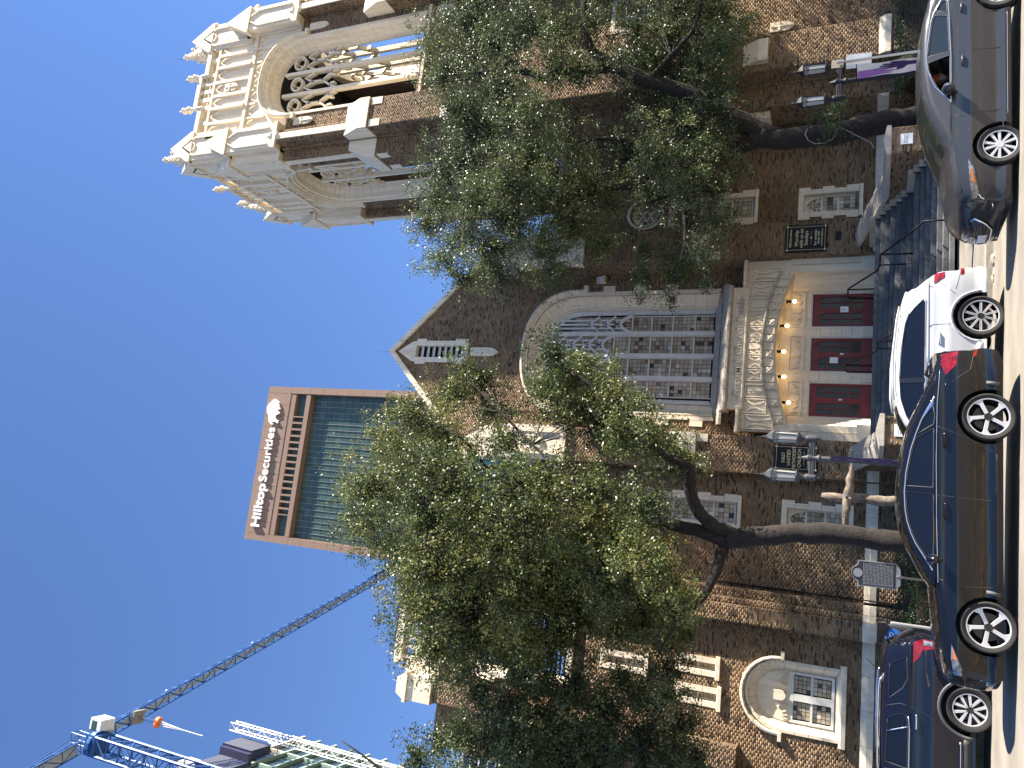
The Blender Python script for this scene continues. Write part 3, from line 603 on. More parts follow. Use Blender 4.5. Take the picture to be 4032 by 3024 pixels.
# ================================================================== bell tower (part of the church)
TX0, TX1, TY0, TY1 = 18.53, 27.39, 29.5, 38.36
ST = MT['stone']
def tower_face(F, u0, u1, seed, full=True):
    c = (u0+u1)/2
    hole = archpath(c, 2.28, 21.2, 29.3, 2.3, 1, 18, 2.3)
    wh = [p for p in hole if p[1] < 29.46]
    nb = [(u0, -2.2), (u1, -2.2), (u1, 29.45)]+[(c+2.28, 29.45), (c+2.28, 21.2), (c-2.28, 21.2), (c-2.28, 29.45)]+[(u0, 29.45)]
    if full:
        sm = [rect(c-.72, c+.72, 8.5, 10.9)] if F.N.y < -.5 else []
        brick_wall('tower_wall', F, nb, sm, seed=seed)
        if sm: rect_window(F, c-.85, c+.85, 8.3, 11.1, mul=True, depth=.35)
    else:
        m = MB(); m.add([F(u, v, 0) for u, v in nb], [tuple(range(8))]); m.build('tower_wall', MT['mortar'], church, fix=False)
    cr = empty_part('tower_crown', church); w = empty_part('belfry_window', church)
    # stone field above the brick with the arch cut out of it
    arch = [p for p in archpath(c, 2.28, 29.0, 29.3, 2.3, 1, 18, 2.3) if p[1] > 29.5]; arch = [(c-2.28, 29.45)]+arch+[(c+2.28, 29.45)]
    fld = [(u0, 29.45), (c-2.28, 29.45)]+arch[1:-1]+[(c+2.28, 29.45), (u1, 29.45), (u1, 35.5), (u0, 35.5)]
    m = MB(); m.fprism(F, fld, -.5, -.03); m.build('crown_field', ST, cr)
    # architrave, deep reveal, hood
    nj = 14 if full else 4
    po, pi = archpath(c, 2.42, 21.1, 29.3, 2.38, nj, 20, 2.3), archpath(c, 1.88, 21.3, 29.2, 1.95, nj, 20, 2.3)
    surround(F, po, pi, [(0, .05), (.28, .05), (.32, -.05), (.5, -.12), (.62, -.38), (.8, -.55), (.85, -.62), (1, -.85)], w)
    ho, hi = archpath(c, 2.56, 29.0, 29.35, 2.48, 1, 20, 2.3), archpath(c, 2.4, 29.0, 29.3, 2.36, 1, 20, 2.3)
    surround(F, ho, hi, [(0, 0), (0, .24), (.5, .28), (1, .1)], w, name='hood_stone')
    for s in (-1, 1): pbox('label_stop', F, c+s*2.55-.16, c+s*2.55+.16, 28.8, 29.0, 0, .26, w)
    m = MB(); m.add([F(c-2.6, 20.8, 0), F(c+2.6, 20.8, 0), F(c+2.6, 20.8, .2), F(c-2.6, 20.8, .2), F(c-2.6, 20.95, .2), F(c+2.6, 20.95, .2), F(c+2.6, 21.45, -.85), F(c-2.6, 21.45, -.85)],
        [(0, 1, 2, 3), (3, 2, 5, 4), (4, 5, 6, 7), (0, 3, 4, 7), (1, 6, 5, 2), (0, 7, 6, 1)]); m.build('sill', ST, w)
    # mullions and tracery
    D0, D1 = -.95, -.7
    for s in (-1, 1): pbar(F, [(c+s*.66, 21.3), (c+s*.66, 30.75)], .19, D0, D1+.05, w, 'mullion')
    lights = [(c-1.9, c-.75), (c-.57, c+.57), (c+.75, c+1.9)]
    for i, (a, b) in enumerate(lights):
        m_ = (a+b)/2; hw = (b-a)/2; hs = 27.3
        pbar(F, [(a, hs-.25), (a+hw*.25, hs+.1), (m_, hs+.75), (b-hw*.25, hs+.1), (b, hs-.25)], .13, D0, D1, w)
        for s in (-1, 1): pbar(F, [(m_+s*hw*.8, hs+.15), (m_+s*hw*.45, hs+.12), (m_+s*hw*.4, hs-.12)], .1, D0, D1, w)
        pbar(F, [(m_, hs+.7), (m_, hs+1.6)], .11, D0, D1, w)
        for s in (-1, 1):
            q = m_+s*hw*.5
            pbar(F, [(q-hw*.48, hs+1.35), (q-hw*.3, hs+1.65), (q, hs+2.0), (q+hw*.3, hs+1.65), (q+hw*.48, hs+1.35)], .09, D0, D1, w)
        pbar(F, [(m_+.4*math.cos(R(t)), hs+2.55+.38*math.sin(R(t))) for t in range(0, 361, 24)], .1, D0, D1, w)
        for t in (90, 210, 330): pbar(F, [(m_+.36*math.cos(R(t)), hs+2.55+.34*math.sin(R(t))), (m_+.22*math.cos(R(t)), hs+2.55+.2*math.sin(R(t)))], .1, D0, D1, w)
    # blind panelling above: ribs, string course, cusped heads
    pbox('string_course', F, u0+1.1, u1-1.1, 32.5, 32.72, -.06, .12, cr)
    n = 7 if full else 3
    for k in range(n+1):
        u = c-3.05+6.1*k/n
        pbox('rib', F, u-.09, u+.09, 32.72, 35.35, -.04, .1 if k not in (2, 5) else .2, cr)
        x = abs(u-c); v0 = 29.5 if x > 2.62 else 29.55+2.62*math.sqrt(max(0, 1-(x/2.62)**2))
        if v0 < 32.2: pbox('rib', F, u-.06, u+.06, v0+.12, 32.5, -.04, .07, cr)
        if k < n:
            q = u+6.1/n/2; hw = 6.1/n/2-.1
            pbar(F, [(q-hw, 34.6), (q-hw*.6, 34.95), (q, 35.2), (q+hw*.6, 34.95), (q+hw, 34.6)], .09, -.04, .07, cr); pbar(F, [(q-hw, 31.9), (q-hw*.6, 32.2), (q, 32.4), (q+hw*.6, 32.2), (q+hw, 31.9)], .06, -.04, .05, cr)
    shield(F, c, 34.0, .5, 1.0, .1, cr)
    # pierced parapet, raised in the middle
    for (a, b, lift) in ((u0+1.4, c-1.05, 0), (c-1.05, c+1.05, .42), (c+1.05, u1-1.4, 0)):
        pbox('coping_stone', F, a, b, 36.05+lift, 36.35+lift, -.45, .12, cr); pbox('rail', F, a, b, 35.35, 35.52, -.4, .08, cr)
        k = 4 if lift else 2; pbox('parapet_wall', F, a, b, 35.95, 36.06+lift, -.35, 0, cr) if lift == 0 else None
        for i in range(k+1):
            u = a+(b-a)*i/k; pbox('parapet_post', F, max(a, u-.12), min(b, u+.12), 35.52, 36.06+lift, -.35, .02, cr)
            if lift and i < k: pbar(F, [(u+(b-a)/k/2+.2*math.cos(R(t)), 36.0+.2*math.sin(R(t))) for t in range(0, 361, 40)], .07, -.3, 0, cr)
    for s in (-1, 1):        # slim finials on the two tall ribs
        m = MB(); p = F(c+s*1.05, 0, .05)
        m.lathe((p.x, p.y, ZD+36.0), [(.13, 0), (.13, .5), (.09, .6), (.09, .85), (.2, 1.0), (.24, 1.12), (.12, 1.22), (.1, 1.3), (.2, 1.45), (.2, 1.55), (.08, 1.7), (.0, 2.0)], 8); m.build('finial', ST, cr)
    # paired corner buttresses
    for s, u in ((-1, u0), (1, u1)):
        a, b = (u+.1, u+1.65) if s < 0 else (u-1.65, u-.1); G = Fr(F(0, 0, .9), F.U, F.N)
        if full:
            brick_wall('buttress_wall', G, rect(a, b, -2.2, 23.3), seed=seed+7+s)
            for e, H in ((a, Fr(F(a, 0, 0), -F.N, -F.U)), (b, Fr(F(b, 0, 0), F.N, F.U))):
                brick_wall('buttress_wall', H, rect(-.9, 0, -2.2, 23.3) if e == a else rect(0, .9, -2.2, 23.3), seed=seed+9+s)
            a2, b2 = (u+.16, u+.86) if s < 0 else (u-.86, u-.16); G2 = Fr(F(0, 0, .5), F.U, F.N)
            brick_wall('buttress_wall', G2, rect(a2, b2, 23.3, 29.4), seed=seed+13+s)
            for e, H in ((a2, Fr(F(a2, 0, 0), -F.N, -F.U)), (b2, Fr(F(b2, 0, 0), F.N, F.U))):
                brick_wall('buttress_wall', H, rect(-.5, 0, 23.3, 29.4) if e == a2 else rect(0, .5, 23.3, 29.4), seed=seed+15+s)
            for k in range(8): pbox('stone_block', F, a2+.18, b2-.18, 24.3+k*.64+.006, 24.3+(k+1)*.64-.006, .45, .58, church)
            band(G, a, b)
        else: pbox('buttress_wall', F, a, b, -2.2, 29.4, 0, .6, church, MT['mortar'])
        m = MB(); m.fprism(Fr(F(a-.06, 0, 0), F.N, -F.U), [(0, 23.2), (1.0, 23.2), (1.0, 23.75), (.5, 24.9), (0, 24.9)], -(b-a)-.12, 0); m.build('weathering_stone', ST, church)
        for e in (a, b-.36): pbox('quoin', G, e-.01, e+.37, 22.45, 23.1, -.02, .03, church)
        if full:
            m = MB(); m.fprism(Fr(F(a-.04, 0, .9), F.N, -F.U), [(-.05, 18.2), (.18, 18.2), (.18, 18.5), (-.05, 19.1)], -(b-a)*.35, 0); m.build('corbel', ST, church)
            m = MB(); m.fprism(Fr(F(a+.3, 0, .9), F.N, -F.U), [(-.05, 4.0), (.3, 4.0), (.3, 4.35), (-.05, 5.1)], -(b-a)*.6, 0); m.build('weathering_stone', ST, church)
        # stone stage of the buttress with its gablet, then the taller corner pier
        g0, g1 = (u-.05, u+1.3) if s < 0 else (u-1.3, u+.05); gc = (g0+g1)/2
        pbox('crown_pier', F, g0, g1, 29.6, 33.0, -.3, .55, cr); pbox('crown_base', F, g0-.08, g1+.08, 29.4, 29.62, -.3, .64, cr)
        m = MB(); m.fprism(F, [(g0-.14, 32.95), (g1+.14, 32.95), (g1+.14, 33.1), (gc, 34.75), (g0-.14, 33.1)], -.2, .66); m.build('gablet', ST, cr)
        pbar(F, [(g0+.2, 30.0), (g0+.2, 32.3), (gc, 33.2), (g1-.2, 32.3), (g1-.2, 30.0)], .1, .5, .63, cr, 'rib')
        m = MB(); p = F(gc, 0, .5); m.lathe((p.x, p.y, ZD+29.2), [(.05, 0), (.2, .15), (.12, .4), (.2, .55), (.05, 1.0)], 6); m.build('crocket', ST, cr)
        p0, p1 = (u+.05, u+1.75) if s < 0 else (u-1.75, u-.05); pc = (p0+p1)/2
        pbox('crown_pier', F, p0, p1, 33.0, 36.35, -1.7, .1, cr)
        m = MB(); m.fprism(F, [(p0-.1, 36.2), (p1+.1, 36.2), (p1+.1, 36.4), (pc, 37.9), (p0-.1, 36.4)], -.5, .18); m.build('gablet', ST, cr)
        pbar(F, [(p0+.3, 33.4), (p0+.3, 36.0), (pc, 36.9), (p1-.3, 36.0), (p1-.3, 33.4)], .12, .05, .18, cr, 'rib')
        pbar(F, [(pc+.25*math.cos(R(t)), 36.2+.25*math.sin(R(t))) for t in range(0, 361, 45)], .07, .08, .16, cr, 'rib')
FRONT = front(TY0)
tower_face(FRONT, TX0, TX1, 200); tower_face(leftside(TX0), -TY1, -TY0, 300)
tower_face(backside(TY1), -TX1, -TX0, 400, False); tower_face(rightside(TX1), TY0, TY1, 500, False)
# corner pinnacles with crockets
for (x, y) in ((TX0+.95, TY0+.95), (TX1-.95, TY0+.95), (TX0+.95, TY1-.95), (TX1-.95, TY1-.95)):
    m = MB(); z = ZD+36.3
    m.lathe((x, y, z), [(1.0, 0), (.95, .4), (.8, .5), (.62, 1.0), (.2, 2.9), (.12, 3.1), (.2, 3.25), (.1, 3.4), (.0, 3.6)], 8, rot=.5); p_ = m.build('pinnacle', ST, church)
    for a in range(4):
        for k in range(4):
            t = k/4; rr_ = .62-(.42*t)+.06; zz = z+1.1+1.8*t
            m = MB(); m.lathe((x+rr_*math.cos(R(a*90+45)), y+rr_*math.sin(R(a*90+45)), zz), [(.03, -.1), (.12, 0), (.1, .1), (.02, .18)], 6); m.build('crocket', ST, p_)
    m = MB(); m.tube([(x, y, z+3.5), (x, y, z+4.2)], .015, 5); m.build('lightning_rod', MT['alu'], p_)
# inside of the belfry: floor, roof, dark lining
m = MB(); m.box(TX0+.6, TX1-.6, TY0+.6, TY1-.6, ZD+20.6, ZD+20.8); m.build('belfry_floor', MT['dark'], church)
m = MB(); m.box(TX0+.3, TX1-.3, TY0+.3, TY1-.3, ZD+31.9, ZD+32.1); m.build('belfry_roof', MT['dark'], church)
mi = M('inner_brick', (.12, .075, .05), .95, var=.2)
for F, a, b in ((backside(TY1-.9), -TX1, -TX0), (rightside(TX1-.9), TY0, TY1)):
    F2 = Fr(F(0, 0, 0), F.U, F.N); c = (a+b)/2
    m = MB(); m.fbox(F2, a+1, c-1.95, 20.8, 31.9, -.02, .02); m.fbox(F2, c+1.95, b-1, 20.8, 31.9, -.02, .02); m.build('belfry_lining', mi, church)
mm = MB(); mm.box(TX0+.5, TX1-.5, TY0+.5, TY1-.5, -.3, ZD+20.5); mm.build('light_block_core', MT['dark'], church)  # unseen solid core added to keep daylight out of the shaft
# a shield and diamond set in the front brickwork, and the narrow shields beside the arch
for (u, v, w_, h_) in ((25.15, 20.0, .6, 1.1), (21.08, 3.65, .42, .95), (20.1, 28.2, .42, 1.3), (25.85, 28.2, .42, 1.3)): shield(FRONT, u, v, w_, h_, .08, church)
shield(leftside(TX0), -31.9, 28.0, .4, 1.3, .08, church); shield(leftside(TX0), -33.9, 14.0, .8, 1.9, .2, church, False)

# ================================================================== portal
por = empty_part('portal', church); FP = front(31.5); PC = 8.1
# front screen with the segmental arch opening
def seg(u, h): # height of the flat arch soffit at u
    x = (u-PC)/3.1; return 2.93+h*(1-x*x)
ar = [(PC+3.1*t/12, seg(PC+3.1*t/12, .6)) for t in range(-12, 13)]
scr = [(4.62, -.05), (5.0, -.05)]+ar+[(11.2, -.05), (11.82, -.05), (11.82, 4.7), (4.62, 4.7)]
m = MB(); m.fprism(FP, scr, -.55, 0); m.build('screen', ST, por)
# jamb and flanking blocks
for s in (-1, 1):
    for k in range(7):
        for (o, wd, d) in ((3.12, .26, .05), (3.42, .3, .1)):
            a, b = sorted((PC+s*o, PC+s*(o+wd))); pbox('stone_block', FP, a+.006, b-.006, -.02+k*.44, -.02+(k+1)*.44-.01, -.3, d, por)
    a, b = sorted((PC+s*3.05, PC+s*3.85)); pbox('plinth_stone', FP, a, b, -.05, .45, -.3, .16, por)
# arch ring: alternating rosette and plain sunk blocks
NV = 19
for k in range(NV):
    t0, t1 = -1+2*k/NV+.003, -1+2*(k+1)/NV-.003
    P = lambda t, r: (PC+(3.12+.1*r)*t, seg(PC+3.1*t, .6)+.02+r)
    poly = [P(t0, 0), P((t0+t1)/2, 0), P(t1, 0), P(t1, .4), P((t0+t1)/2, .4), P(t0, .4)]
    m = MB(); m.fprism(FP, poly, -.05, .06); vo = m.build('voussoir', ST, por)
    cu, cv = P((t0+t1)/2, .2)
    if k % 2 == 0:
        m = MB()
        for a in range(4): m.lathe(FP(cu+.09*math.cos(R(a*90+45)), cv+.09*math.sin(R(a*90+45)), .06), [(.0, -.09), (.055, -.08), (.08, -.03), (.08, .02)], 8, axis='y')
        m.lathe(FP(cu, cv, .075), [(0, -.1), (.045, -.08), (.05, .0), (0, .02)], 8, axis='y'); m.build('rosette', ST, vo)
    else:
        m = MB(); m.fbox(FP, cu-.13, cu+.13, cv-.15, cv-.11, .06, .1); m.fbox(FP, cu-.13, cu+.13, cv+.11, cv+.15, .06, .1); m.fbox(FP, cu-.15, cu-.11, cv-.15, cv+.15, .06, .098); m.fbox(FP, cu+.11, cu+.15, cv-.15, cv+.15, .06, .098); m.build('raised_border', ST, vo)
    for r0, r1, d in ((.4, .47, .14), (.47, .52, .2)):
        m = MB(); m.fprism(FP, [P(t0, r0), P(t1, r0), P(t1, r1), P(t0, r1)], -.05, d); m.build('drip_stone', MT['stonew'], por)
# frieze panels over the arch
px = [(4.68, 5.35), (5.4, 6.1), (6.15, 6.75), (6.8, 7.25), (7.3, 8.9), (8.95, 9.4), (9.45, 10.05), (10.1, 10.8), (10.85, 11.78)]
kinds = 'ffsfcfsff'
for (a, b), kd in zip([(4.7, 5.3), (5.35, 5.95), (6.0, 6.55), (6.65, 7.15), (7.2, 7.7), (7.75, 8.45), (8.5, 8.95), (9.0, 9.5), (9.6, 10.15), (10.25, 10.8), (10.85, 11.45)], 'ffsffcffsff'):
    c = (a+b)/2; v0 = 3.98 if abs(c-PC) < 1.5 else 3.75 if abs(c-PC) < 2.6 else 3.45; v1 = 4.6
    pn = empty_part('frieze_panel', por)
    m = MB(); t = .05
    for (x0, x1, y0, y1) in ((a, a+t, v0, v1), (b-t, b, v0, v1), (a+t, b-t, v1-t, v1), (a+t, b-t, v0, v0+t)): m.fbox(FP, x0, x1, y0, y1, -.02, .09)
    m.build('stone_frame', ST, por); bpy.data.objects.remove(pn)
    if kd == 's': shield(FP, c, (v0+v1)/2, (b-a)*.45, (v1-v0)*.75, .07, por)
    elif kd == 'f':
        for s in (-1, 1): pbar(FP, [(c+s*(b-a)*.36, v1-.1), (c+s*.1, v1-.28), (c+s*.06, (v0+v1)/2), (c+s*(b-a)*.25, v0+.14), (c+s*(b-a)*.33, v0+.08)], .075, -.02, .08, por, 'relief')
    else:
        shield(FP, c, (v0+v1)/2+.02, .24, .46, .09, por, False)
        for s in (-1, 1):
            pbar(FP, [(c+s*.2, v1-.12), (c+s*.3, v1-.3), (c+s*.18, v0+.25), (c+s*.26, v0+.12)], .08, -.02, .09, por, 'relief')
# inscription panel and moulded copings
pbox('inscription_panel', FP, 5.5, 10.6, 4.62, 5.25, -.3, .1, por)
for a, b, v0, v1 in ((4.55, 5.5, 4.7, 4.95), (10.6, 11.9, 4.7, 4.95), (5.42, 10.68, 5.25, 5.62)):
    n = round((b-a)/.85)
    for k in range(n):
        x0, x1 = a+(b-a)*k/n+.006, a+(b-a)*(k+1)/n-.006
        m = MB(); m.fprism(Fr(FP(x0, 0, 0), FP.N, -FP.U), [(-.5, v0), (.12, v0), (.26, v0+.08), (.26, v0+.16), (-.1, v1), (-.5, v1)], -(x1-x0), 0); m.build('coping_stone', MT['stonew'] if v0 > 5 else ST, por)
for (a, b, c, e) in ((5.6, 10.5, 5.14, 5.2), (5.6, 10.5, 4.68, 4.74), (5.56, 5.6, 4.68, 5.2), (10.5, 10.54, 4.68, 5.2)): pbox('panel_border', FP, a, b, c, e, .08, .14, por)
text('inscription', '-First-M·E·Church·South-', FP, 8.05, 4.93, .42, MT['stonew'], por, .03, .12, sx=1.02, bold=.006)
# recess: side walls, ceiling, door wall
FD = front(32.55)
for s in (-1, 1):
    u = PC+s*3.1; pts = [(PC+s*3.1, 31.95), (PC+s*2.62, 32.5)]
    m = MB(); z0, z1 = ZD-.05, ZD+3.3; (x0, y0), (x1, y1) = pts; e = .02*s
    m.add([(x0, y0, z0), (x1, y1, z0), (x1, y1, z1), (x0, y0, z1), (x0+.3*s, y0, z0), (x1+.3*s, y1+.2, z0), (x1+.3*s, y1+.2, z1), (x0+.3*s, y0, z1)], [(0, 1, 2, 3), (7, 6, 5, 4), (0, 3, 7, 4), (1, 5, 6, 2), (3, 2, 6, 7)]); m.build('reveal', ST, por)
sof = MB(); A = [(PC+3.1*t/12, seg(PC+3.1*t/12, .6)+.0) for t in range(-12, 13)]; Bk = [(u, v-.05) for u, v in A]
n = len(A); sof.v = [tuple(FP(u, v, -.55)) for u, v in A]+[tuple(FD(u, v, .0)) for u, v in Bk]; sof.f = [(i, i+1, n+i+1, n+i) for i in range(n-1)]; sof.build('soffit', ST, por, fix=False)
wallp = [(4.9, -.05), (11.3, -.05), (11.3, 3.7), (4.9, 3.7)]
doors = [(5.47, 6.93), (7.33, 8.81), (9.19, 10.68)]
m = MB(); m.fprism(FD, [(4.9, 2.3), (11.3, 2.3), (11.3, 3.7), (4.9, 3.7)], -.3, 0)
m.build('tympanum', ST, por)
for a, b in ((4.9, 5.47), (6.93, 7.33), (8.81, 9.19), (10.68, 11.3)):
    for k in range(6): pbox('stone_block', FD, a, b, -.05+k*.392, -.05+(k+1)*.392-.008, -.3, .02 if k else .1, por)
for a, b in ((5.5, 6.95), (7.35, 8.85), (9.2, 10.7)):
    c = (a+b)/2; k = (b-a)/2; pn = MB()
    for (x0, x1, y0, y1) in ((a, a+.05, 2.52, 3.1), (b-.05, b, 2.52, 3.1), (a+.05, b-.05, 2.52, 2.57), (a+.05, b-.05, 3.05, 3.1)): pn.fbox(FD, x0, x1, y0, y1, -.02, .06)
    pn.build('stone_frame', ST, por)
    shield(FD, c, 2.8, .3, .36, .07, por, False)
    for s in (-1, 1): pbar(FD, [(c+s*.2, 2.75), (c+s*.32, 2.68), (c+s*.42, 2.85), (c+s*.55, 2.7), (c+s*.62, 2.95)], .07, -.02, .06, por, 'relief')
# doors: two leaves each, arched lights over a grid of panes
FDD = front(32.68)
for i, (a, b) in enumerate(doors):
    dr = empty_part('door', church); c = (a+b)/2
    pbox('door_frame', FDD, a-.05, a+.05, -.05, 2.32, -.1, .1, dr, MT['frame']); pbox('door_frame', FDD, b-.05, b+.05, -.05, 2.32, -.1, .1, dr, MT['frame']); pbox('door_frame', FDD, a+.05, b-.05, 2.25, 2.34, -.1, .1, dr, MT['frame'])
    for s in (-1, 1):
        x0, x1 = (a+.05, c-.004) if s < 0 else (c+.004, b-.05); w_ = x1-x0; g0, g1 = x0+.1, x1-.1; gm = (g0+g1)/2; rw = (g1-g0)/2
        # leaf as a frame round the glazed opening
        op = [(g0, .38), (g1, .38), (g1, 1.72)]+[(gm+rw*math.cos(R(t)), 1.72+.3*math.sin(R(t))**1.2) for t in (20, 45, 70, 90, 110, 135, 160)]+[(g0, 1.72)]
        outer = [(x0, -.03), (x1, -.03), (x1, 2.25), (x0, 2.25)]
        us = [[Vector((u, v, 0)) for u, v in outer], [Vector((u, v, 0)) for u, v in op]]; fl = us[0]+us[1]
        m = MB(); m.add([FDD(q.x, q.y, 0) for q in fl], [])
        for t in geometry.tessellate_polygon(us):
            p, q, r_ = (fl[k] for k in t); m.f.append(tuple(t) if (q-p).cross(r_-p).z > 0 else tuple(t)[::-1])
        n0 = len(outer); n1 = len(op); m.v += [tuple(FDD(u, v, -.05)) for u, v in op]; m.f += [(n0+k, n0+(k+1) % n1, n0+n1+(k+1) % n1, n0+n1+k) for k in range(n1)]
        lf = m.build('door_leaf', MT['red'], dr, fix=False)
        for v in (.8, 1.2, 1.6): pbox('glazing_bar', FDD, g0, g1, v-.018, v+.018, -.045, -.005, lf, MT['red'])
        pbox('glazing_bar', FDD, gm-.014, gm+.014, .38, 2.0, -.046, -.008, lf, MT['red'])
        pbox('door_pane', FDD, g0-.02, g1+.02, .36, 2.04, -.06, -.05, lf, MT['darkglass'])
        pbox('kick_plate', FDD, x0+.04, x1-.04, .02, .3, 0, .008, lf, MT['red'])
        pbar(FDD, [(x0+.06, 1.85), (gm, 2.2), (x1-.06, 1.85)], .02, 0, .02, lf, 'moulding', MT['red'])
        if s > 0: pbox('lock_plate', FDD, x0+.0, x0+.07, 1.02, 1.16, 0, .02, lf, MT['alu'])
for (u, v) in ((7.85, 1.38), (9.98, 1.05)): 
    o = pbox('paper_notice', FDD, u-.12, u+.12, v-.15, v+.15, .012, .018, None, MT['white']); tag(o, 'white paper notice taped to the %s red church door' % ('middle' if u < 8.5 else 'right hand'), 'notice')
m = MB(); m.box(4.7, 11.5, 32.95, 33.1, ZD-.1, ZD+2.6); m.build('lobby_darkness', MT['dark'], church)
# five bare bulbs on black brackets under the arch
bulb = emis('lit_bulb', (1, .66, .3), 3.5); 
for k, (u, v) in enumerate(((10.21, 3.0), (9.17, 3.24), (8.08, 3.32), (7.03, 3.27), (5.97, 3.05))):
    p = Vector((u, 32.2, ZD+v)); nm = ['right end', 'second from the right', 'middle', 'second from the left', 'left end'][k]
    t = thing('bulb_light', p+Vector((0, 0, .25)), 'lit round bulb under the portal arch, %s of five' % nm, 'lamp', 'bulbs under the portal arch')
    m = MB(); m.lathe(p+Vector((0, 0, .02)), [(.0, .0), (.045, .02), (.06, .07), (.075, .1), (.05, .12), (.05, .16), (.09, .19), (.09, .22)], 10); m.build('holder', MT['black'], t, True)
    m = MB(); m.lathe(p+Vector((0, 0, -.075)), [(.0, -.075), (.045, -.06), (.072, -.02), (.075, .02), (.055, .06), (.03, .09)], 12); m.build('bulb', bulb, t, True)
    l = bpy.data.lights.new('bulb_glow', 'POINT'); l.energy = .25; l.color = (1, .6, .28); l.shadow_soft_size = .08; lo = bpy.data.objects.new('bulb_glow', l); COL.objects.link(lo); lo.location = p+Vector((0, -.12, -.1)); adopt(lo, t)
# ================================================================== front steps and their side walls
steps = thing('front_steps', (8.1, 27, 0), 'two wide flights of grey stone steps up to the red church doors', 'steps')
z = 0.0; y = 23.0; SX0, SX1 = 4.12, 12.04
levels = []
for k in range(7): z += .1305; levels.append((z, y)); y += .32
y += 1.15
for k in range(7): z += .1525; levels.append((z, y)); y += .33
for k, (zz, yy) in enumerate(levels):
    y1 = levels[k+1][1] if k+1 < len(levels) else 33.0
    h = .1305 if k < 7 else .1525
    cuts = [SX0]+sorted(rnd.uniform(SX0+.4, SX1-.4) for _ in range(4))+[SX1]
    row = [cuts[0]]
    for c_ in cuts[1:]:
        if c_-row[-1] > .9 or c_ == SX1: row.append(c_)
    for a, b in zip(row, row[1:]):
        m = MB(); dz = rnd.uniform(-.004, .004); m.box(a+.004, b-.004, yy-.02+rnd.uniform(-.006, .006), y1+.03, zz-h, zz+dz); m.build('step_slab', MT['steps'], steps, bevel=.012)
m = MB(); m.box(SX0, SX1, 23.05, 33, -.6, .05); [m.box(SX0, SX1, yy+.05, 33, zz-.2, zz-.1305) for zz, yy in levels]; m.build('step_bed', MT['steps'], steps)
for s, (x0, x1), nm in ((1, (12.06, 12.9), 'right hand'), (-1, (3.3, 4.1), 'left hand')):
    sw_ = thing('stair_wall', ((x0+x1)/2, 27, 0), 'brick stair side wall with sloped stone cap, %s side of the church steps' % nm, 'wall', 'stair side walls')
    y0 = 23.66; F = front(y0)
    brick_wall('end_wall', F, rect(x0, x1, -2.1, -.37), parent=sw_, single=(x0-.1, x1+.1, -2.1, -.37), seed=600+s, cap=120)
    prof = [(23.66, -2.1), (32, -2.1), (32, .9), (31, .5), (26.5, -.4), (23.66, -.37)]
    if s > 0: brick_wall('flank_wall', leftside(x0), [(-q, v) for q, v in prof][::-1], parent=sw_, single=(-31, -23.66, -1.4, .6), seed=610, cap=170)
    else: brick_wall('flank_wall', leftside(x0), [(-q, v) for q, v in prof][::-1], parent=sw_, single=(-31, -23.66, -1.6, .6), seed=611, cap=170)
    m = MB(); m.box(x0+.02, x1-.02, y0+.02, 32, -.4, ZD-.5); m.build('wall_core', MT['mortar'], sw_)
    caps = [(23.6, -.37), (25.05, -.385), (26.5, -.4), (28.0, -.1), (29.5, .2), (31.0, .5), (32, .7)]
    for (ya, za), (yb, zb) in zip(caps, caps[1:]):
        m = MB(); a, b = x0-.06, x1+.06; t = .17; c = (a+b)/2
        m.add([(a, ya+.005, ZD+za), (b, ya+.005, ZD+za), (b, yb-.005, ZD+zb), (a, yb-.005, ZD+zb), (a, ya+.005, ZD+za+t*.7), (b, ya+.005, ZD+za+t*.7), (b, yb-.005, ZD+zb+t*.7), (a, yb-.005, ZD+zb+t*.7), (c, ya+.005, ZD+za+t*1.25), (c, yb-.005, ZD+zb+t*1.25)],
              [(3, 2, 1, 0), (0, 1, 5, 8, 4), (1, 2, 6, 5), (2, 3, 7, 9, 6), (3, 0, 4, 7), (4, 8, 9, 7), (8, 5, 6, 9)]); m.build('cap_stone', MT['stonew'], sw_)
    # stepped stone skirting along the stairs
    if s > 0:
        for k, (zz, yy) in enumerate(levels): m = MB(); m.box(x0-.1, x0-.002, yy-.1, (levels[k+1][1] if k < 13 else 31), zz-.3, zz+.2); m.build('skirting_stone', MT['stonew'], sw_)
    u = (x0+x1)/2; o = pbox('paper_notice', F, u-.17, u+.17, -.95, -.62, .02, .028, None, MT['white'])
    tag(o, 'white laminated notice on the %s stair wall end' % nm, 'notice')
    for k in range(3): pbox('print_line', F, u-.13, u+.13-.05*(k % 2), -.74-k*.04, -.725-k*.04, .0285, .0295, o, MT['lead'])
# handrails: black pipe, three sets
def rail(x, label):
    t = thing('handrail', (x, 26, .9), label, 'handrail', 'handrails on the church steps')
    zl = ZD-1.087; zt = ZD-.02
    lowf = [(x, 22.95, .0), (x, 22.95, .78), (x, 23.25, .86), (x, 25.5, zl+.92), (x, 26.4, zl+.92), (x, 26.9, zl+.98), (x, 28.8, zt+.85), (x, 29.7, zt+.88), (x, 29.9, zt+.8), (x, 29.9, zt)]
    m = MB(); m.tube(lowf, .03, 8); m.build('pipe', MT['black'], t, True)
    for (yy, za, zb) in ((25.45, zl, zl+.92), (26.4, zl, zl+.92), (28.85, zt, zt+.86)):
        m = MB(); m.tube([(x, yy, za), (x, yy, zb)], .028, 8); m.build('post', MT['black'], t, True)
for x, nm in ((9.55, 'rightmost, behind the white car'), (6.75, 'leftmost, in front of the middle door')): rail(x, 'black pipe handrail climbing the church steps, '+nm)
print('bricks', RB['n'])
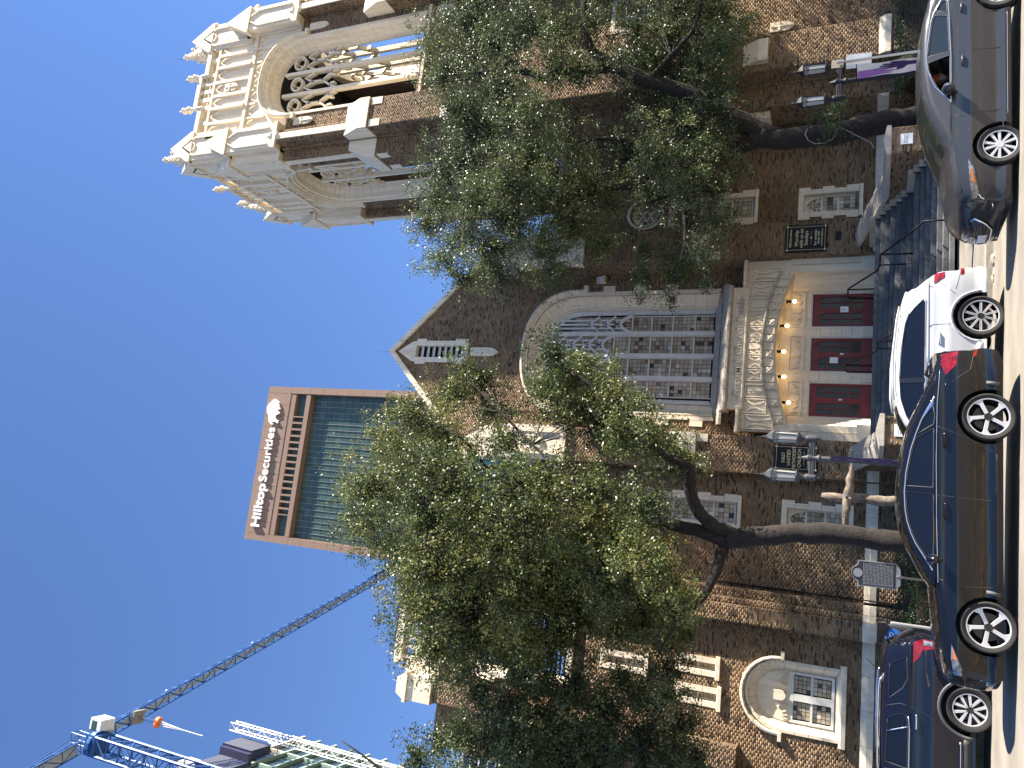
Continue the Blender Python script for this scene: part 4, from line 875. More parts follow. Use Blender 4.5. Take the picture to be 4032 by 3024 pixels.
# ================================================================== signs on the church
def framed_sign(name, F, u0, u1, v0, v1, label, lines):
    t = thing(name, F((u0+u1)/2, v0, .05), label, 'sign')
    m = MB(); m.fbox(F, u0, u1, v0, v1, .0, .07); m.build('board', MT['signblack'], t, bevel=.015)
    e = .08
    for (a, b, c, d) in ((u0+e, u1-e, v1-e-.012, v1-e), (u0+e, u1-e, v0+e, v0+e+.012), (u0+e, u0+e+.012, v0+e, v1-e), (u1-e-.012, u1-e, v0+e, v1-e)): pbox('gold_border', F, a, b, c, d, .068, .074, t, MT['gold'])
    for a in (u0+e, u1-e):
        for c in (v0+e, v1-e):
            m = MB()
            for k in range(3): m.lathe(F(a+.02*math.cos(k*2.1), c+.02*math.sin(k*2.1), .08), [(0, -.01), (.028, -.008), (.02, .004), (0, .006)], 7, axis='y')
            m.build('corner_ornament', MT['gold'], t)
    c = (u0+u1)/2
    for (s, v, size, sx) in lines:
        if s == '~': pbox('ornament_rule', F, c-.28, c+.28, v-.004, v+.004, .068, .075, t, MT['gold']); m = MB(); m.lathe(F(c, v, .078), [(0, -.01), (.04, -.008), (.03, .004), (0, .006)], 8, axis='y'); m.build('ornament', MT['gold'], t)
        else: text('lettering', s, F, c, v, size, MT['gold'], t, .004, .072, sx=sx, bold=.0015)
    return t
framed_sign('church_sign', front(30.97), 3.1, 4.1, 1.72, 3.3, 'black sign with gold lettering naming the church, behind the left lamp post', [('FIRST', 2.95, .17, 1), ('UNITED', 2.76, .17, 1), ('METHODIST', 2.57, .17, .95), ('CHURCH', 2.38, .17, 1), ('~', 2.22, 0, 1), ('DR. ANDREW C. STOKER', 2.06, .09, .75), ('SENIOR MINISTER', 1.94, .08, .75)])
framed_sign('worship_sign', front(30.97), 11.85, 13.0, 1.7, 3.28, 'black sign inviting to Sunday worship, right of the church portal', [('1928 Ross Avenue', 3.07, .12, .85), ('Worship', 2.84, .19, 1), ('with us on', 2.66, .19, 1), ('Sundays', 2.48, .19, 1), ('~', 2.3, 0, 1), ('For worship', 2.14, .13, 1), ('times visit', 2.03, .13, 1), ('www.firstchurchdallas.org', 1.9, .075, .9)])
o = pbox('wall_plaque', front(30.97), 12.3, 12.65, 1.2, 1.42, 0, .03, None, MT['signblack']); tag(o, 'small dark plaque on the brickwork below the worship sign', 'plaque')
# ================================================================== twin-lantern street lamps
frost = M('frosted_glass', (.4, .4, .38), .35, var=.1); frost.node_tree.nodes['Principled BSDF'].inputs['Transmission Weight'].default_value = .35
lamp_sunlit = M('lamp_paint_sunlit', (.06, .062, .068), .55, var=.2, spec=.3); lamp_dark = M('lamp_paint_dark', (.008, .011, .018), .55, var=.2, spec=.25)  # both lamps are black; the first one's grey has sunlight painted in
purple = M('purple_cloth', (.055, .02, .11), .8, var=.2); lav = M('lavender_cloth', (.3, .13, .42), .8, var=.1); bwhite = M('banner_cloth', (.7, .66, .67), .8, var=.08); dpur = M('dark_purple_print', (.03, .012, .085), .8, var=.1)
def lamp(x, y, base, zarm, label, pm, hand):
    t = thing('street_lamp', (x, y, base), label, 'street lamp', 'twin lantern street lamps')
    m = MB(); m.lathe((x, y, base), [(.2, 0), (.2, .12), (.15, .2), (.13, .7), (.09, .8), (.07, 1.0), (.055, zarm-base-.25), (.05, zarm-base-.2), (.09, zarm-base-.15), (.06, zarm-base-.1), (.07, zarm-base), (.08, zarm-base+.08), (.05, zarm-base+.12), (.03, zarm-base+.2), (0, zarm-base+.24)], 14); m.build('post', pm, t, True, 40)
    m = MB(); m.box(x-.44, x+.44, y-.045, y+.045, zarm-.06, zarm+.06)
    for k in range(3): m.box(x-.42, x+.42, y-.055, y-.045, zarm-.045+k*.035, zarm-.03+k*.035)
    m.build('cross_arm', pm, t, bevel=.01)
    for s in (-1, 1):
        c = Vector((x+s*.44, y, zarm)); ln = None
        m = MB(); m.lathe(c, [(0, -.19), (.03, -.16), (.035, -.12), (.02, -.1), (.075, -.09), (.08, -.06), (.08, .1), (.075, .12), (.05, .14), (.05, .2), (.11, .27), (.15, .3), (.15, .33)], 12); ln = m.build('lantern', pm, t, True, 40)
        m = MB(); m.lathe(c, [(.115, .33), (.13, .82)], 6); m.build('lantern_glass', frost, ln)
        fr_ = MB()
        for k in range(6):
            a = math.pi*k/3; fr_.tube([c+Vector((.12*math.cos(a), .12*math.sin(a), .32)), c+Vector((.137*math.cos(a), .137*math.sin(a), .84))], .011, 5)
            a2 = a+math.pi/6; fr_.tube([c+Vector((.13*math.cos(a), .13*math.sin(a), .7)), c+Vector((.118*math.cos(a2), .118*math.sin(a2), .79)), c+Vector((.13*math.cos(a+math.pi/3), .13*math.sin(a+math.pi/3), .7))], .009, 4)
        fr_.build('lantern_frame', pm, ln)
        m = MB(); m.lathe(c, [(.16, .82), (.165, .86), (.12, .92), (.08, .96), (.05, .98), (.05, 1.0), (.02, 1.02), (.025, 1.06), (.006, 1.1), (.004, 1.25)], 6); m.build('lantern_roof', pm, ln)
    # banner hung from two short rods, at right angles to the street
    b = MB(); zt, zb = zarm-.42, zarm-1.78
    for zz in (zt+.02, zb-.02): m = MB(); m.tube([(x, y, zz), (x, y-.66, zz)], .012, 6); m.build('banner_rod', pm, t)
    FB = Fr((x-.004, y-.06, 0), (0, -1, 0), (-1, 0, 0)); W = .56
    nn = 10; b.v = []; 
    for i in range(nn+1):
        v = zt+(zb-zt)*i/nn
        for u in (0, W/2, W): b.v.append(tuple(FB(u, v, .012*math.sin(i*1.1+u*6))))
    b.f = [(i*3+j, i*3+j+1, i*3+j+4, i*3+j+3) for i in range(nn) for j in range(2)]
    bo = b.build('banner', bwhite if hand else purple, t, True, fix=False)
    if hand:
        P = lambda pts: [(a*W, zb+(zt-zb)*c) for a, c in pts]
        m = MB(); m.fprism(FB, P([(0, 1), (.42, 1), (.46, .75), (.5, .55), (.42, .3), (.3, .48), (.14, .45), (0, .62)] if 0 else [(.02, .99), (.55, .99), (.52, .7), (.6, .5), (.42, .62), (.35, .35), (.28, .58), (.2, .42), (.16, .62), (.05, .8)]), .016, .022); m.build('print', lav, bo)
        hand_ = [(.62, .0), (.62, .2), (.42, .26), (.34, .36), (.44, .37), (.55, .33), (.56, .36), (.5, .58), (.56, .59), (.64, .42), (.66, .43), (.66, .64), (.72, .64), (.74, .43), (.77, .43), (.82, .6), (.87, .58), (.83, .4), (.86, .38), (.93, .48), (.97, .45), (.9, .24), (.84, .18), (.84, .0)]
        m = MB(); m.fprism(FB, P(hand_), .018, .026); m.build('hand_print', dpur, bo)
    else:
        for k in range(5): m = MB(); q = zt-.1-k*.26; m.fprism(FB, [(.1+.06*(k % 2), q), (.25+.2*(k % 2), q+.05), (.2, q-.06)], .016, .022); m.build('print', lav, bo)
    return t
def pave_z(x, y): return curb_z(x)+.004+.012*(y-18.08)
lamp(2.19, 18.6, pave_z(2.2, 18.6), 3.17, 'sunlit black twin lantern street lamp in front of the church name sign', lamp_sunlit, False)
lamp(11.7, 18.9, pave_z(11.7, 18.9), 2.91, 'dark twin lantern street lamp with purple hand banner, above the grey car', lamp_dark, True)
# back of a road sign on its perforated post, beside the right lamp
t = thing('road_sign', (11.95, 18.45, pave_z(12, 18.5)), 'plain grey back of a road sign on a thin post beside the hand banner', 'road sign')
m = MB(); m.box(11.935, 11.975, 18.43, 18.47, pave_z(12, 18.5), 2.95); m.build('post', M('galvanised_post', (.16, .18, .2), .5, .3), t)
m = MB(); F = front(18.5); m.fprism(Fr((0, 18.5, 0), (1, 0, 0), (0, -1, 0)), [(11.76, 2.18), (12.14, 2.18), (12.16, 2.7), (12.08, 2.76), (11.78, 2.74)], -.01, .0); m.build('plate', MT['alu'], t)
m = MB(); m.fprism(Fr((0, 18.49, 0), (1, 0, 0), (0, -1, 0)), [(11.84, 2.8), (12.06, 2.8), (12.06, 3.08), (11.84, 3.08)], -.012, .0); m.build('upper_plate', M('sign_back_tan', (.26, .22, .17), .6), t)
# ================================================================== driftwood cross
t = thing('wooden_cross', (1.73, 23.5, .1), 'rough driftwood cross bolted together, in front of the church wall', 'cross')
def log(pts, rad, n=9, seed=0):
    m = MB(); r_ = random.Random(seed); m.tube(pts, rad, n)
    m.v = [(a+r_.uniform(-.014, .014), b+r_.uniform(-.014, .014), c+r_.uniform(-.02, .02)) for a, b, c in m.v]; return m
ln = lambda p, q, k: [Vector(p).lerp(Vector(q), i/k)+Vector((.025*math.sin(i*1.7), 0, .02*math.sin(i*2.3))) for i in range(k+1)]
log(ln((1.74, 23.5, -.1), (1.71, 23.5, 3.17), 12), [.15, .15, .155, .15, .15, .145, .14, .145, .135, .125, .13, .12, .07], seed=1).build('upright', MT['wood'], t, True, 50)
log(ln((.96, 23.33, 2.56), (2.68, 23.33, 2.42), 8), [.06, .095, .1, .11, .115, .105, .095, .075, .035], seed=2).build('crossbeam', MT['wood'], t, True, 50)
for dz in (-.05, .06): m = MB(); m.lathe((1.72+dz*.5, 23.2, 2.5+dz), [(0, -.03), (.035, -.03), (.035, .01), (0, .02)], 8, axis='y'); m.build('bolt', MT['alu'], t)
# ================================================================== historical marker
t = thing('historical_marker', (-.28, 23.9, .0), 'grey metal historical marker with arched top and state outline, on a post', 'marker')
FM = Fr((-.28, 23.9, ZD), (1, 0, 0), (0, -1, 0)); mk = M('marker_alu', (.3, .3, .31), .45, .7, var=.1); mb_ = M('marker_dark', (.02, .021, .028), .5, var=.2, spec=.3)
def markp(e):
    a = .345-e; return [(-a, -.77+e), (a, -.77+e), (a, .2-e), (a-.1, .21-e)]+[(.2*math.cos(R(k))*(1-e*3), .2-e*.5+.17*math.sin(R(k))) for k in range(25, 156, 13)]+[(-a+.1, .21-e), (-a, .2-e)]
m = MB(); m.fprism(FM, markp(0), -.04, .015); m.build('plate', mk, t, bevel=.006)
m = MB(); m.fprism(FM, markp(.026), .0, .019); m.build('field', mb_, t)
m = MB(); m.lathe(FM(0, .2, .02), [(.1, -.008), (.12, -.008), (.12, .0), (.1, .0)], 24, axis='y'); m.build('seal_ring', mk, t)
tx = [(-.02, .075), (.02, .075), (.02, .03), (.06, .02), (.085, 0), (.075, -.04), (.045, -.06), (.03, -.095), (.01, -.07), (-.01, -.045), (-.035, -.05), (-.06, -.01), (-.02, 0)]
m = MB(); m.fprism(FM, [(a, .2+b) for a, b in tx], .018, .026); m.build('state_outline', mk, t)
for k in range(22):
    v = .05-k*.0345; u = -.29; q = MB()
    while u < .27:
        L = rnd.uniform(.02, .09); q.fbox(FM, u, min(.29, u+L), v, v+.016, .018, .0215); u += L+.014
    q.build('text_row', mk, t)
m = MB(); m.lathe(FM(0, -.86, -.015), [(.035, -1.3), (.035, -.02), (.05, 0), (.05, .1)], 12); m.build('post', mk, t, True, 40)
m = MB(); m.fprism(FM, [(-.33, -.77), (-.2, -.85), (0, -.87), (.2, -.85), (.33, -.77)], -.03, .012); m.build('apron', mk, t)
# ================================================================== parking pay station
t = thing('pay_station', (-1.38, 18.7, pave_z(-1.4, 18.7)), 'grey parking pay station with blue P roundel behind the dark blue car', 'pay station')
FK = Fr((-1.38, 18.6, ZD), (1, 0, 0), (0, -1, 0)); kg = M('kiosk_grey', (.06, .063, .068), .45, .3)
m = MB(); m.fbox(FK, -.17, .17, -1.75, -.4, -.3, 0); m.build('body', kg, t, bevel=.02)
m = MB(); m.fprism(Fr(FK(-.2, 0, 0), FK.N, -FK.U), [(-.32, -.42), (.06, -.42), (.16, -.24), (.14, -.2), (-.32, -.36)], -.4, 0); m.build('hood', kg, t)
m = MB(); m.fbox(FK, .17, .23, -1.3, -.5, -.24, -.02); m.build('side_housing', M('kiosk_light', (.25, .25, .26), .5), t, bevel=.015)
m = MB(); m.lathe(FK(-.03, -.56, .006), [(0, -.006), (.13, -.006), (.13, 0), (0, 0)], 24, axis='y'); m.build('roundel', M('blue_sign', (.015, .13, .45), .4), t)
text('letter', 'P', FK, -.03, -.56, .22, MT['white'], t, .003, .016, bold=.004)
pbox('number_strip', FK, -.13, .1, -.79, -.7, 0, .008, t, MT['signblack']); text('number', '20228', FK, -.02, -.745, .07, MT['white'], t, .002, .011)
pbox('screen', FK, -.1, .08, -.98, -.84, 0, .01, t, M('kiosk_green', (.1, .35, .06), .4))
# ================================================================== office tower with lettering, far behind
HY = 140.; FH = front(HY)
hb = thing('office_tower', (8, HY+12, -.5), 'brown granite office tower with green glass and large white lettering along the top', 'building')
gran = stone_mat('brown_granite', (.235, .158, .122), .12); gl_h = M('green_curtain_glass', (.035, .085, .085), .12, .0, var=.5, scale=.22, spec=.8)
gl_alt = [M('green_glass_%d' % k, c, .3, var=.1, spec=.4) for k, c in enumerate(((.05, .085, .078), (.058, .098, .088), (.042, .075, .07), (.066, .105, .09), (.045, .06, .085)))]
m = MB(); m.box(-10.1, 25.65, HY+1.9, HY+28, -.5, ZD+129.5); m.build('body', gran, hb)
def slab(u0, u1, v0, v1, d0=-1.7, d1=0): pbox('granite_panel', FH, u0+.03, u1-.03, v0+.03, v1-.03, d0, d1, hb, gran)
pw = [-10.2]+[-8.55+2.727*k for k in range(13)]+[25.75]
for a, b in zip(pw, pw[1:]): slab(a, b, 123.3, 130.3)
for a, b in zip(pw, pw[1:]): slab(a, b, 121.75, 123.3) if 0 else None
slab(-8.55, 24.17, 121.75, 123.3, -1.7, -.1); slab(-8.55, 24.17, 117.5, 118.8, -1.7, -.1)
for v in [117.5+(-3.66)*k for k in range(0, 26)]: slab(24.17, 25.75, v-3.66, v); slab(-10.2, -8.55, v-3.66, v)
slab(24.17, 25.75, 117.5, 123.3); slab(-10.2, -8.55, 117.5, 123.3)
wx = [(18.95, 24.1)]+[(18.6-1.515*k-1.0, 18.6-1.515*k) for k in range(15)]+[(-8.5, -3.9)]
last = 24.17
for a, b in wx:
    if last-b > .05: slab(b, last, 118.8, 121.75, -1.7, -.1)
    pbox('window', FH, a, b, 118.8, 121.75, -1.5, -1.2, hb, gl_alt[rnd.randrange(4)]); last = a
slab(-8.55, last, 118.8, 121.75, -1.7, -.1)
ncol = 25; cw = (24.17+8.55)/ncol
rowsv = [117.5-1.83*k for k in range(0, 47)]
for i in range(ncol):
    for j in range(12):
        k = 0 if rnd.random() < .45 else rnd.choice((1, 2, 2, 3)) if rnd.random() < .97 else 4
        pbox('glass_pane', FH, -8.55+i*cw+.03, -8.55+(i+1)*cw-.03, rowsv[j+1]+.04, rowsv[j]-.04, -1.85+rnd.uniform(-.01, .01), -1.75, hb, gl_alt[k])
pbox('lower_glazing', FH, -8.5, 24.1, 0, rowsv[12], -1.9, -1.76, hb, gl_h)
pm_ = M('mullion_metal', (.22, .25, .24), .5, .2)
for i in range(1, ncol): pbox('mullion', FH, -8.55+i*cw-.05, -8.55+i*cw+.05, 60, 117.4, -1.76, -1.62, hb, pm_)
HS = front(HY-.0); wl = M('white_sign_letters', (.85, .85, .88), .5, var=.02)
text('lettering', 'Hilltop', FH, -7.3, 127.1, 3.35, wl, hb, .2, .35, 'LEFT', sx=1.08, bold=.085)
text('lettering', 'Securities', FH, 3.05, 127.1, 3.35, wl, hb, .2, .35, 'LEFT', sx=.985, bold=.015)
bis = [(16.75, 128.1), (16.5, 127.6), (16.9, 127.35), (17.0, 127.9), (17.3, 127.6), (17.2, 126.8), (16.9, 126.0), (17.5, 125.95), (17.9, 126.7), (18.3, 127.0), (18.9, 126.9), (19.2, 126.0), (19.7, 125.95), (19.7, 126.7), (20.2, 126.6), (20.3, 125.9), (20.7, 126.0), (20.8, 126.6), (21.3, 126.2), (21.4, 126.8), (21.9, 126.5), (22.2, 127.1), (22.6, 127.6), (22.6, 128.3), (22.2, 128.8), (21.8, 129.1), (21.3, 129.7), (20.6, 130.0), (19.6, 129.8), (18.6, 129.2), (17.8, 129.0), (17.1, 128.7)]
m = MB(); m.fprism(FH, [(u, v-.4) for u, v in bis], .15, .45); m.build('emblem', wl, hb)
m = MB(); m.tube([FH(7, 130.3, -2), FH(7.1, 132.2, -2)], .08, 5); m.build('roof_mast', MT['black'], hb)
# ================================================================== tower crane
cb = M('crane_blue', (.012, .07, .24), .5, .1, var=.15); cwh = M('crane_white', (.75, .75, .74), .5); corg = M('crane_orange', (.75, .16, .03), .5)
CX, CY, CZ = -35.0, 79.0, 95.5
cr = thing('tower_crane', (CX, CY, -.5), 'blue lattice tower crane with long jib reaching across the sky', 'crane')
def lattice(m, p0, p1, w, h, step, rad, tri=False, updir=Vector((0, 0, 1))):
    p0, p1 = Vector(p0), Vector(p1); t = (p1-p0).normalized(); L = (p1-p0).length
    a = updir if abs(updir.dot(t)) < .9 else Vector((1, 0, 0)); y = (a-t*a.dot(t)).normalized(); x = t.cross(y)
    cor = [x*w/2, -x*w/2, y*h] if tri else [x*w/2+y*h/2, -x*w/2+y*h/2, -x*w/2-y*h/2, x*w/2-y*h/2]
    n = max(1, int(L/step)); k = len(cor)
    for c in cor: m.tube([p0+c, p1+c], rad, 5)
    for i in range(n+1):
        q = p0+t*L*i/n
        for j in range(k): m.tube([q+cor[j], q+cor[(j+1) % k]], rad*.6, 4, False)
        if i < n:
            q2 = p0+t*L*(i+1)/n
            for j in range(k):
                a_, b_ = (j, (j+1) % k) if i % 2 else ((j+1) % k, j); m.tube([q+cor[a_], q2+cor[b_]], rad*.6, 4, False)
m = MB(); lattice(m, (CX, CY, -.5), (CX, CY, CZ-1.5), 2.3, 2.3, 2.3, .19); m.build('mast', cb, cr)
m = MB(); m.box(CX-1.3, CX+1.3, CY-1.3, CY+1.3, CZ-1.5, CZ+.2); m.lathe((CX, CY, CZ-1.0), [(1.7, 0), (1.7, .6)], 14); m.build('slewing_ring', cb, cr)
jd = Vector((.305, .952, 0)).normalized(); js = Vector((CX, CY, CZ+.6)); jp = Vector((jd.y, -jd.x, 0))
m = MB(); lattice(m, js+jd*1.5, js+jd*73, 1.6, 1.8, 2.2, .15, True); m.build('jib', cb, cr)
m = MB(); lattice(m, js-jd*1.5, js-jd*22, 1.6, 1.9, 2.4, .11, True); m.build('counter_jib', cb, cr)
m = MB(); m.add([js-jd*2+jp*.7, js-jd*22+jp*.7, js-jd*22-jp*.7, js-jd*2-jp*.7], [(0, 1, 2, 3)]); m.add([js+jd*2+jp*.35, js+jd*72+jp*.35, js+jd*72-jp*.35, js+jd*2-jp*.35], [(0, 1, 2, 3)]); m.build('walkway', M('walkway_mesh', (.3, .34, .38), .6), cr)
m = MB(); c = js+jp*1.9+jd*1.5; m.box(c.x-.8, c.x+.8, c.y-1.1, c.y+1.1, CZ-1.0, CZ+1.2); cab = m.build('cab', cwh, cr, bevel=.15)
m = MB(); m.box(c.x-.82, c.x+.5, c.y-1.13, c.y-1.1, CZ-.2, CZ+.8); m.build('cab_window', gl_alt[2], cab)
m = MB(); lattice(m, js+Vector((0, 0, .2)), js+Vector((0, 0, 3.2)), 1.2, 1.2, 1.5, .1); m.tube([js+Vector((0, 0, 3.2)), js+jd*9+Vector((0, 0, 1.6))], .07, 5); m.tube([js+Vector((0, 0, 3.2)), js-jd*10+Vector((0, 0, 1.8))], .07, 5); m.build('tower_head', cb, cr)
tr_ = js+jd*7; m = MB(); m.box(tr_.x-.9, tr_.x+.9, tr_.y-.9, tr_.y+.9, tr_.z-.7, tr_.z-.2); m.build('trolley', M('trolley_grey', (.2, .2, .2), .6), cr)
m = MB(); hz = tr_.z-4.0; m.tube([tr_+jp*.2, Vector((tr_.x, tr_.y, hz))+jp*.2], .03, 4); m.tube([tr_-jp*.2, Vector((tr_.x, tr_.y, hz))-jp*.2], .03, 4); m.build('hoist_rope', MT['black'], cr)
m = MB(); m.lathe((tr_.x+.25, tr_.y, hz-.5), [(0, -.4), (.5, -.3), (.55, .2), (0, .4)], 10); m.lathe((tr_.x-.3, tr_.y, hz-.3), [(0, -.4), (.4, -.3), (.5, .2), (0, .4)], 10); m.build('hook_block', corg, cr)
m = MB(); m.tube([(tr_.x, tr_.y, hz-.8), (tr_.x, tr_.y, hz-9)], .07, 5); m.tube([(tr_.x+.3, tr_.y, hz-.8), (tr_.x+.05, tr_.y, hz-5)], .05, 4); m.tube([(tr_.x-.3, tr_.y, hz-.8), (tr_.x-.05, tr_.y, hz-5)], .05, 4); m.build('sling', M('sling_grey', (.45, .45, .45), .6), cr)
for k in (14, 32): m = MB(); m.lathe(js+jd*k+Vector((0, 0, 1.9)), [(0, -.2), (.22, -.1), (.22, .1), (0, .2)], 8); m.build('work_light', cwh, cr)
# ================================================================== building going up on the left
b2 = thing('unfinished_tower', (-55, 102, -.5), 'unfinished concrete and pale green tower with hoist and dark safety screens', 'building')
pg = M('pale_green_slab', (.26, .36, .31), .5, var=.1); gd = M('dark_storey_glass', (.03, .05, .06), .15, var=.3, spec=.8); cc = M('raw_concrete', (.42, .38, .32), .9, var=.15); net = glassy('dark_safety_net', (.1, .12, .3), .02, .5, .45)
m = MB(); m.box(-75, -41.9, 88, 120, -.5, 92); m.build('storeys', gd, b2)
for k in range(14):
    z = 92.5-k*3.5; m = MB(); m.box(-75.4, -41.3, 87.5, 120.4, z-.45, z); m.build('floor_slab', pg if k else cc, b2)
    for y_ in (90, 97, 104, 111, 118): m = MB(); m.box(-41.95, -41.45, y_, y_+.5, z-3.5, z-.45); m.build('column', cc if k == 0 else pg, b2)
m = MB(); m.box(-44.5, -41.2, 96, 98.5, 92.5, 97); m.box(-47, -41.2, 108, 110, 92.5, 95.5); m.build('core_wall', cc, b2)
m = MB(); m.box(-41.2, -39.8, 94, 99, 86, 91.5); m.build('safety_screen', net, b2); m = MB(); m.box(-41.2, -39.8, 103.5, 108, 89.5, 95.5); m.build('safety_screen', net, b2)
m = MB(); m.box(-41.4, -39.6, 101.4, 102.2, 88, 94); m.build('climbing_frame', M('frame_navy', (.02, .02, .06), .6), b2)
m = MB(); lattice(m, (-38.5, 108, -.5), (-38.5, 108, 98), 1.2, 1.2, 1.7, .09); m.build('hoist_mast', M('galvanised', (.6, .6, .6), .45, .4), b2)
m = MB()
for z in (88, 76, 64): m.tube([(-38.9, 108, z), (-41.4, 108, z)], .1, 5)
m.build('hoist_tie', MT['alu'], b2)
m = MB()
for y_ in range(95, 120, 6): m.tube([(-41.4, y_, 92.5), (-41.4, y_, 94)], .04, 4)
m.build('guard_rail', MT['alu'], b2)
b3 = thing('glass_office', (-40, 105, -.5), 'dark blue glass office block with pale floor lines behind the left trees', 'building')
m = MB(); m.box(-60, -26.5, 100.4, 118, -.5, 51); m.build('curtain_wall', M('blue_glass', (.03, .06, .13), .15, var=.4, scale=.3, spec=.8), b3)
for k in range(30): m = MB(); m.box(-60, -26.4, 100.15, 100.4, 50.9-k*1.25-.22, 50.9-k*1.25); m.build('floor_line', M('pale_metal', (.5, .52, .55), .5) if k == 0 else bpy.data.materials['pale_metal'], b3)
# ================================================================== vegetation
def leaf_mat(name, stops):
    m = ramp_attr(name, stops, .46, bump=0, spec=.5); nt = m.node_tree; b = nt.nodes['Principled BSDF']; out = nt.nodes['Material Output']
    tl = nt.nodes.new('ShaderNodeBsdfTranslucent'); mx = nt.nodes.new('ShaderNodeMixShader'); mx.inputs[0].default_value = .22
    src = b.inputs['Base Color'].links[0].from_socket
    hs = nt.nodes.new('ShaderNodeHueSaturation'); hs.inputs['Value'].default_value = 1.6; hs.inputs['Hue'].default_value = .485; nt.links.new(src, hs.inputs['Color']); nt.links.new(hs.outputs[0], tl.inputs['Color'])
    nt.links.new(b.outputs[0], mx.inputs[1]); nt.links.new(tl.outputs[0], mx.inputs[2]); nt.links.new(mx.outputs[0], out.inputs['Surface']); return m
LM = leaf_mat('live_oak_leaf', [(0, (.016, .034, .01)), (.35, (.055, .08, .022)), (.7, (.1, .125, .035)), (.9, (.15, .16, .045)), (1, (.22, .2, .055))])
LMD = leaf_mat('dark_oak_leaf', [(0, (.018, .034, .013)), (.5, (.058, .085, .03)), (.9, (.1, .13, .045)), (1, (.16, .17, .06))])
HM = leaf_mat('hedge_leaf', [(0, (.006, .018, .006)), (.6, (.015, .045, .012)), (1, (.04, .08, .02))])
def leaf_cloud(C, rs, L=(.06, .115), Wd=(.036, .062), val=None):
    """one small folded leaf per point in C"""
    n = len(C); d = rs.normal(size=(n, 3)); d /= np.linalg.norm(d, axis=1)[:, None]
    e = rs.normal(size=(n, 3)); e -= d*(e*d).sum(1)[:, None]; e /= np.linalg.norm(e, axis=1)[:, None]
    nn_ = np.cross(d, e)
    l = rs.uniform(*L, n)[:, None]; w_ = rs.uniform(*Wd, n)[:, None]
    V = np.stack([C, C+d*l*.5+e*w_*.5+nn_*w_*.15, C+d*l, C+d*l*.5-e*w_*.5+nn_*w_*.15], 1).reshape(-1, 3)
    return V, np.arange(n*4).reshape(-1, 4)
def make_tree(name, label, clumps, limbs, seed, mat, dens, group=None, grow=1.12):
    rs = np.random.RandomState(seed); r_ = random.Random(seed)
    base = limbs[0][0]
    t = thing(name, (base[0], base[1], pave_z(base[0], 22)), label, 'tree', group)
    m = MB()
    for i, lb in enumerate(limbs):
        pts = [Vector(p[:3]) for p in lb]; rad = [p[3] for p in lb]
        P, Q = [], []
        for k in range(len(pts)-1):                     # smooth the limb with Catmull-Rom points
            p0, p1, p2, p3 = pts[max(k-1, 0)], pts[k], pts[k+1], pts[min(k+2, len(pts)-1)]
            for s in range(4):
                u = s/4; P.append(.5*((2*p1)+(-p0+p2)*u+(2*p0-5*p1+4*p2-p3)*u*u+(-p0+3*p1-3*p2+p3)*u**3)+Vector((r_.uniform(-1, 1), r_.uniform(-1, 1), 0))*rad[k]*.12); Q.append((rad[k]*(1-u)+rad[k+1]*u)*r_.uniform(.92, 1.1))
        P.append(pts[-1]); Q.append(rad[-1])
        if i: P.insert(0, P[0]-(P[1]-P[0]).normalized()*rad[0]*1.3); Q.insert(0, rad[0]*.95)
        m.tube(P, Q, 10 if rad[0] > .1 else 6)
    m.build('trunk', MT['bark'], t, True)
    lp = np.array([p[:3] for lb in limbs for p in lb]); C, A = [], []; tw = MB()
    for (x, y, z, r) in clumps:
        r *= grow
        c = np.array((x, y, z)); near = lp[np.argsort(((lp-c)**2).sum(1))[:2]]; ctone = rs.normal(.5, .13)
        k = max(6, int(dens*r*r*17))
        for _ in range(k):
            o = rs.normal(size=3)*.58; e = c+o*r*min(1, 1.5/(np.linalg.norm(o)+1e-6))
            s = near[rs.randint(len(near))] if rs.rand() < .12 else c+rs.normal(size=3)*r*.25
            mid = (s+e)/2+rs.normal(size=3)*.12*r
            if np.linalg.norm(e-s) < 4.5 and rs.rand() < .5: tw.tube([s, mid, e], [.016, .011, .004], 3, False)
            n = rs.randint(16, 50); sg = rs.uniform(.05, .13); tn = rs.normal(0, .13); u = rs.rand(n)**.6; b = ((1-u)**2)[:, None]*s+(2*u*(1-u))[:, None]*mid+(u*u)[:, None]*e
            if np.linalg.norm(e-s) > 1.2*r: b = e+rs.normal(size=(n, 3))*.08
            C.append(b+rs.normal(size=(n, 3))*sg); A.append(np.clip(rs.normal(ctone+tn, .16, n)+.12*(u-.5), 0, 1))
    tw.build('twigs', MT['bark'], t, fix=False)
    V, Q = leaf_cloud(np.concatenate(C), rs)
    part('crown', npmesh('crown', V, Q, mat, np.concatenate(A)), t)
    return t
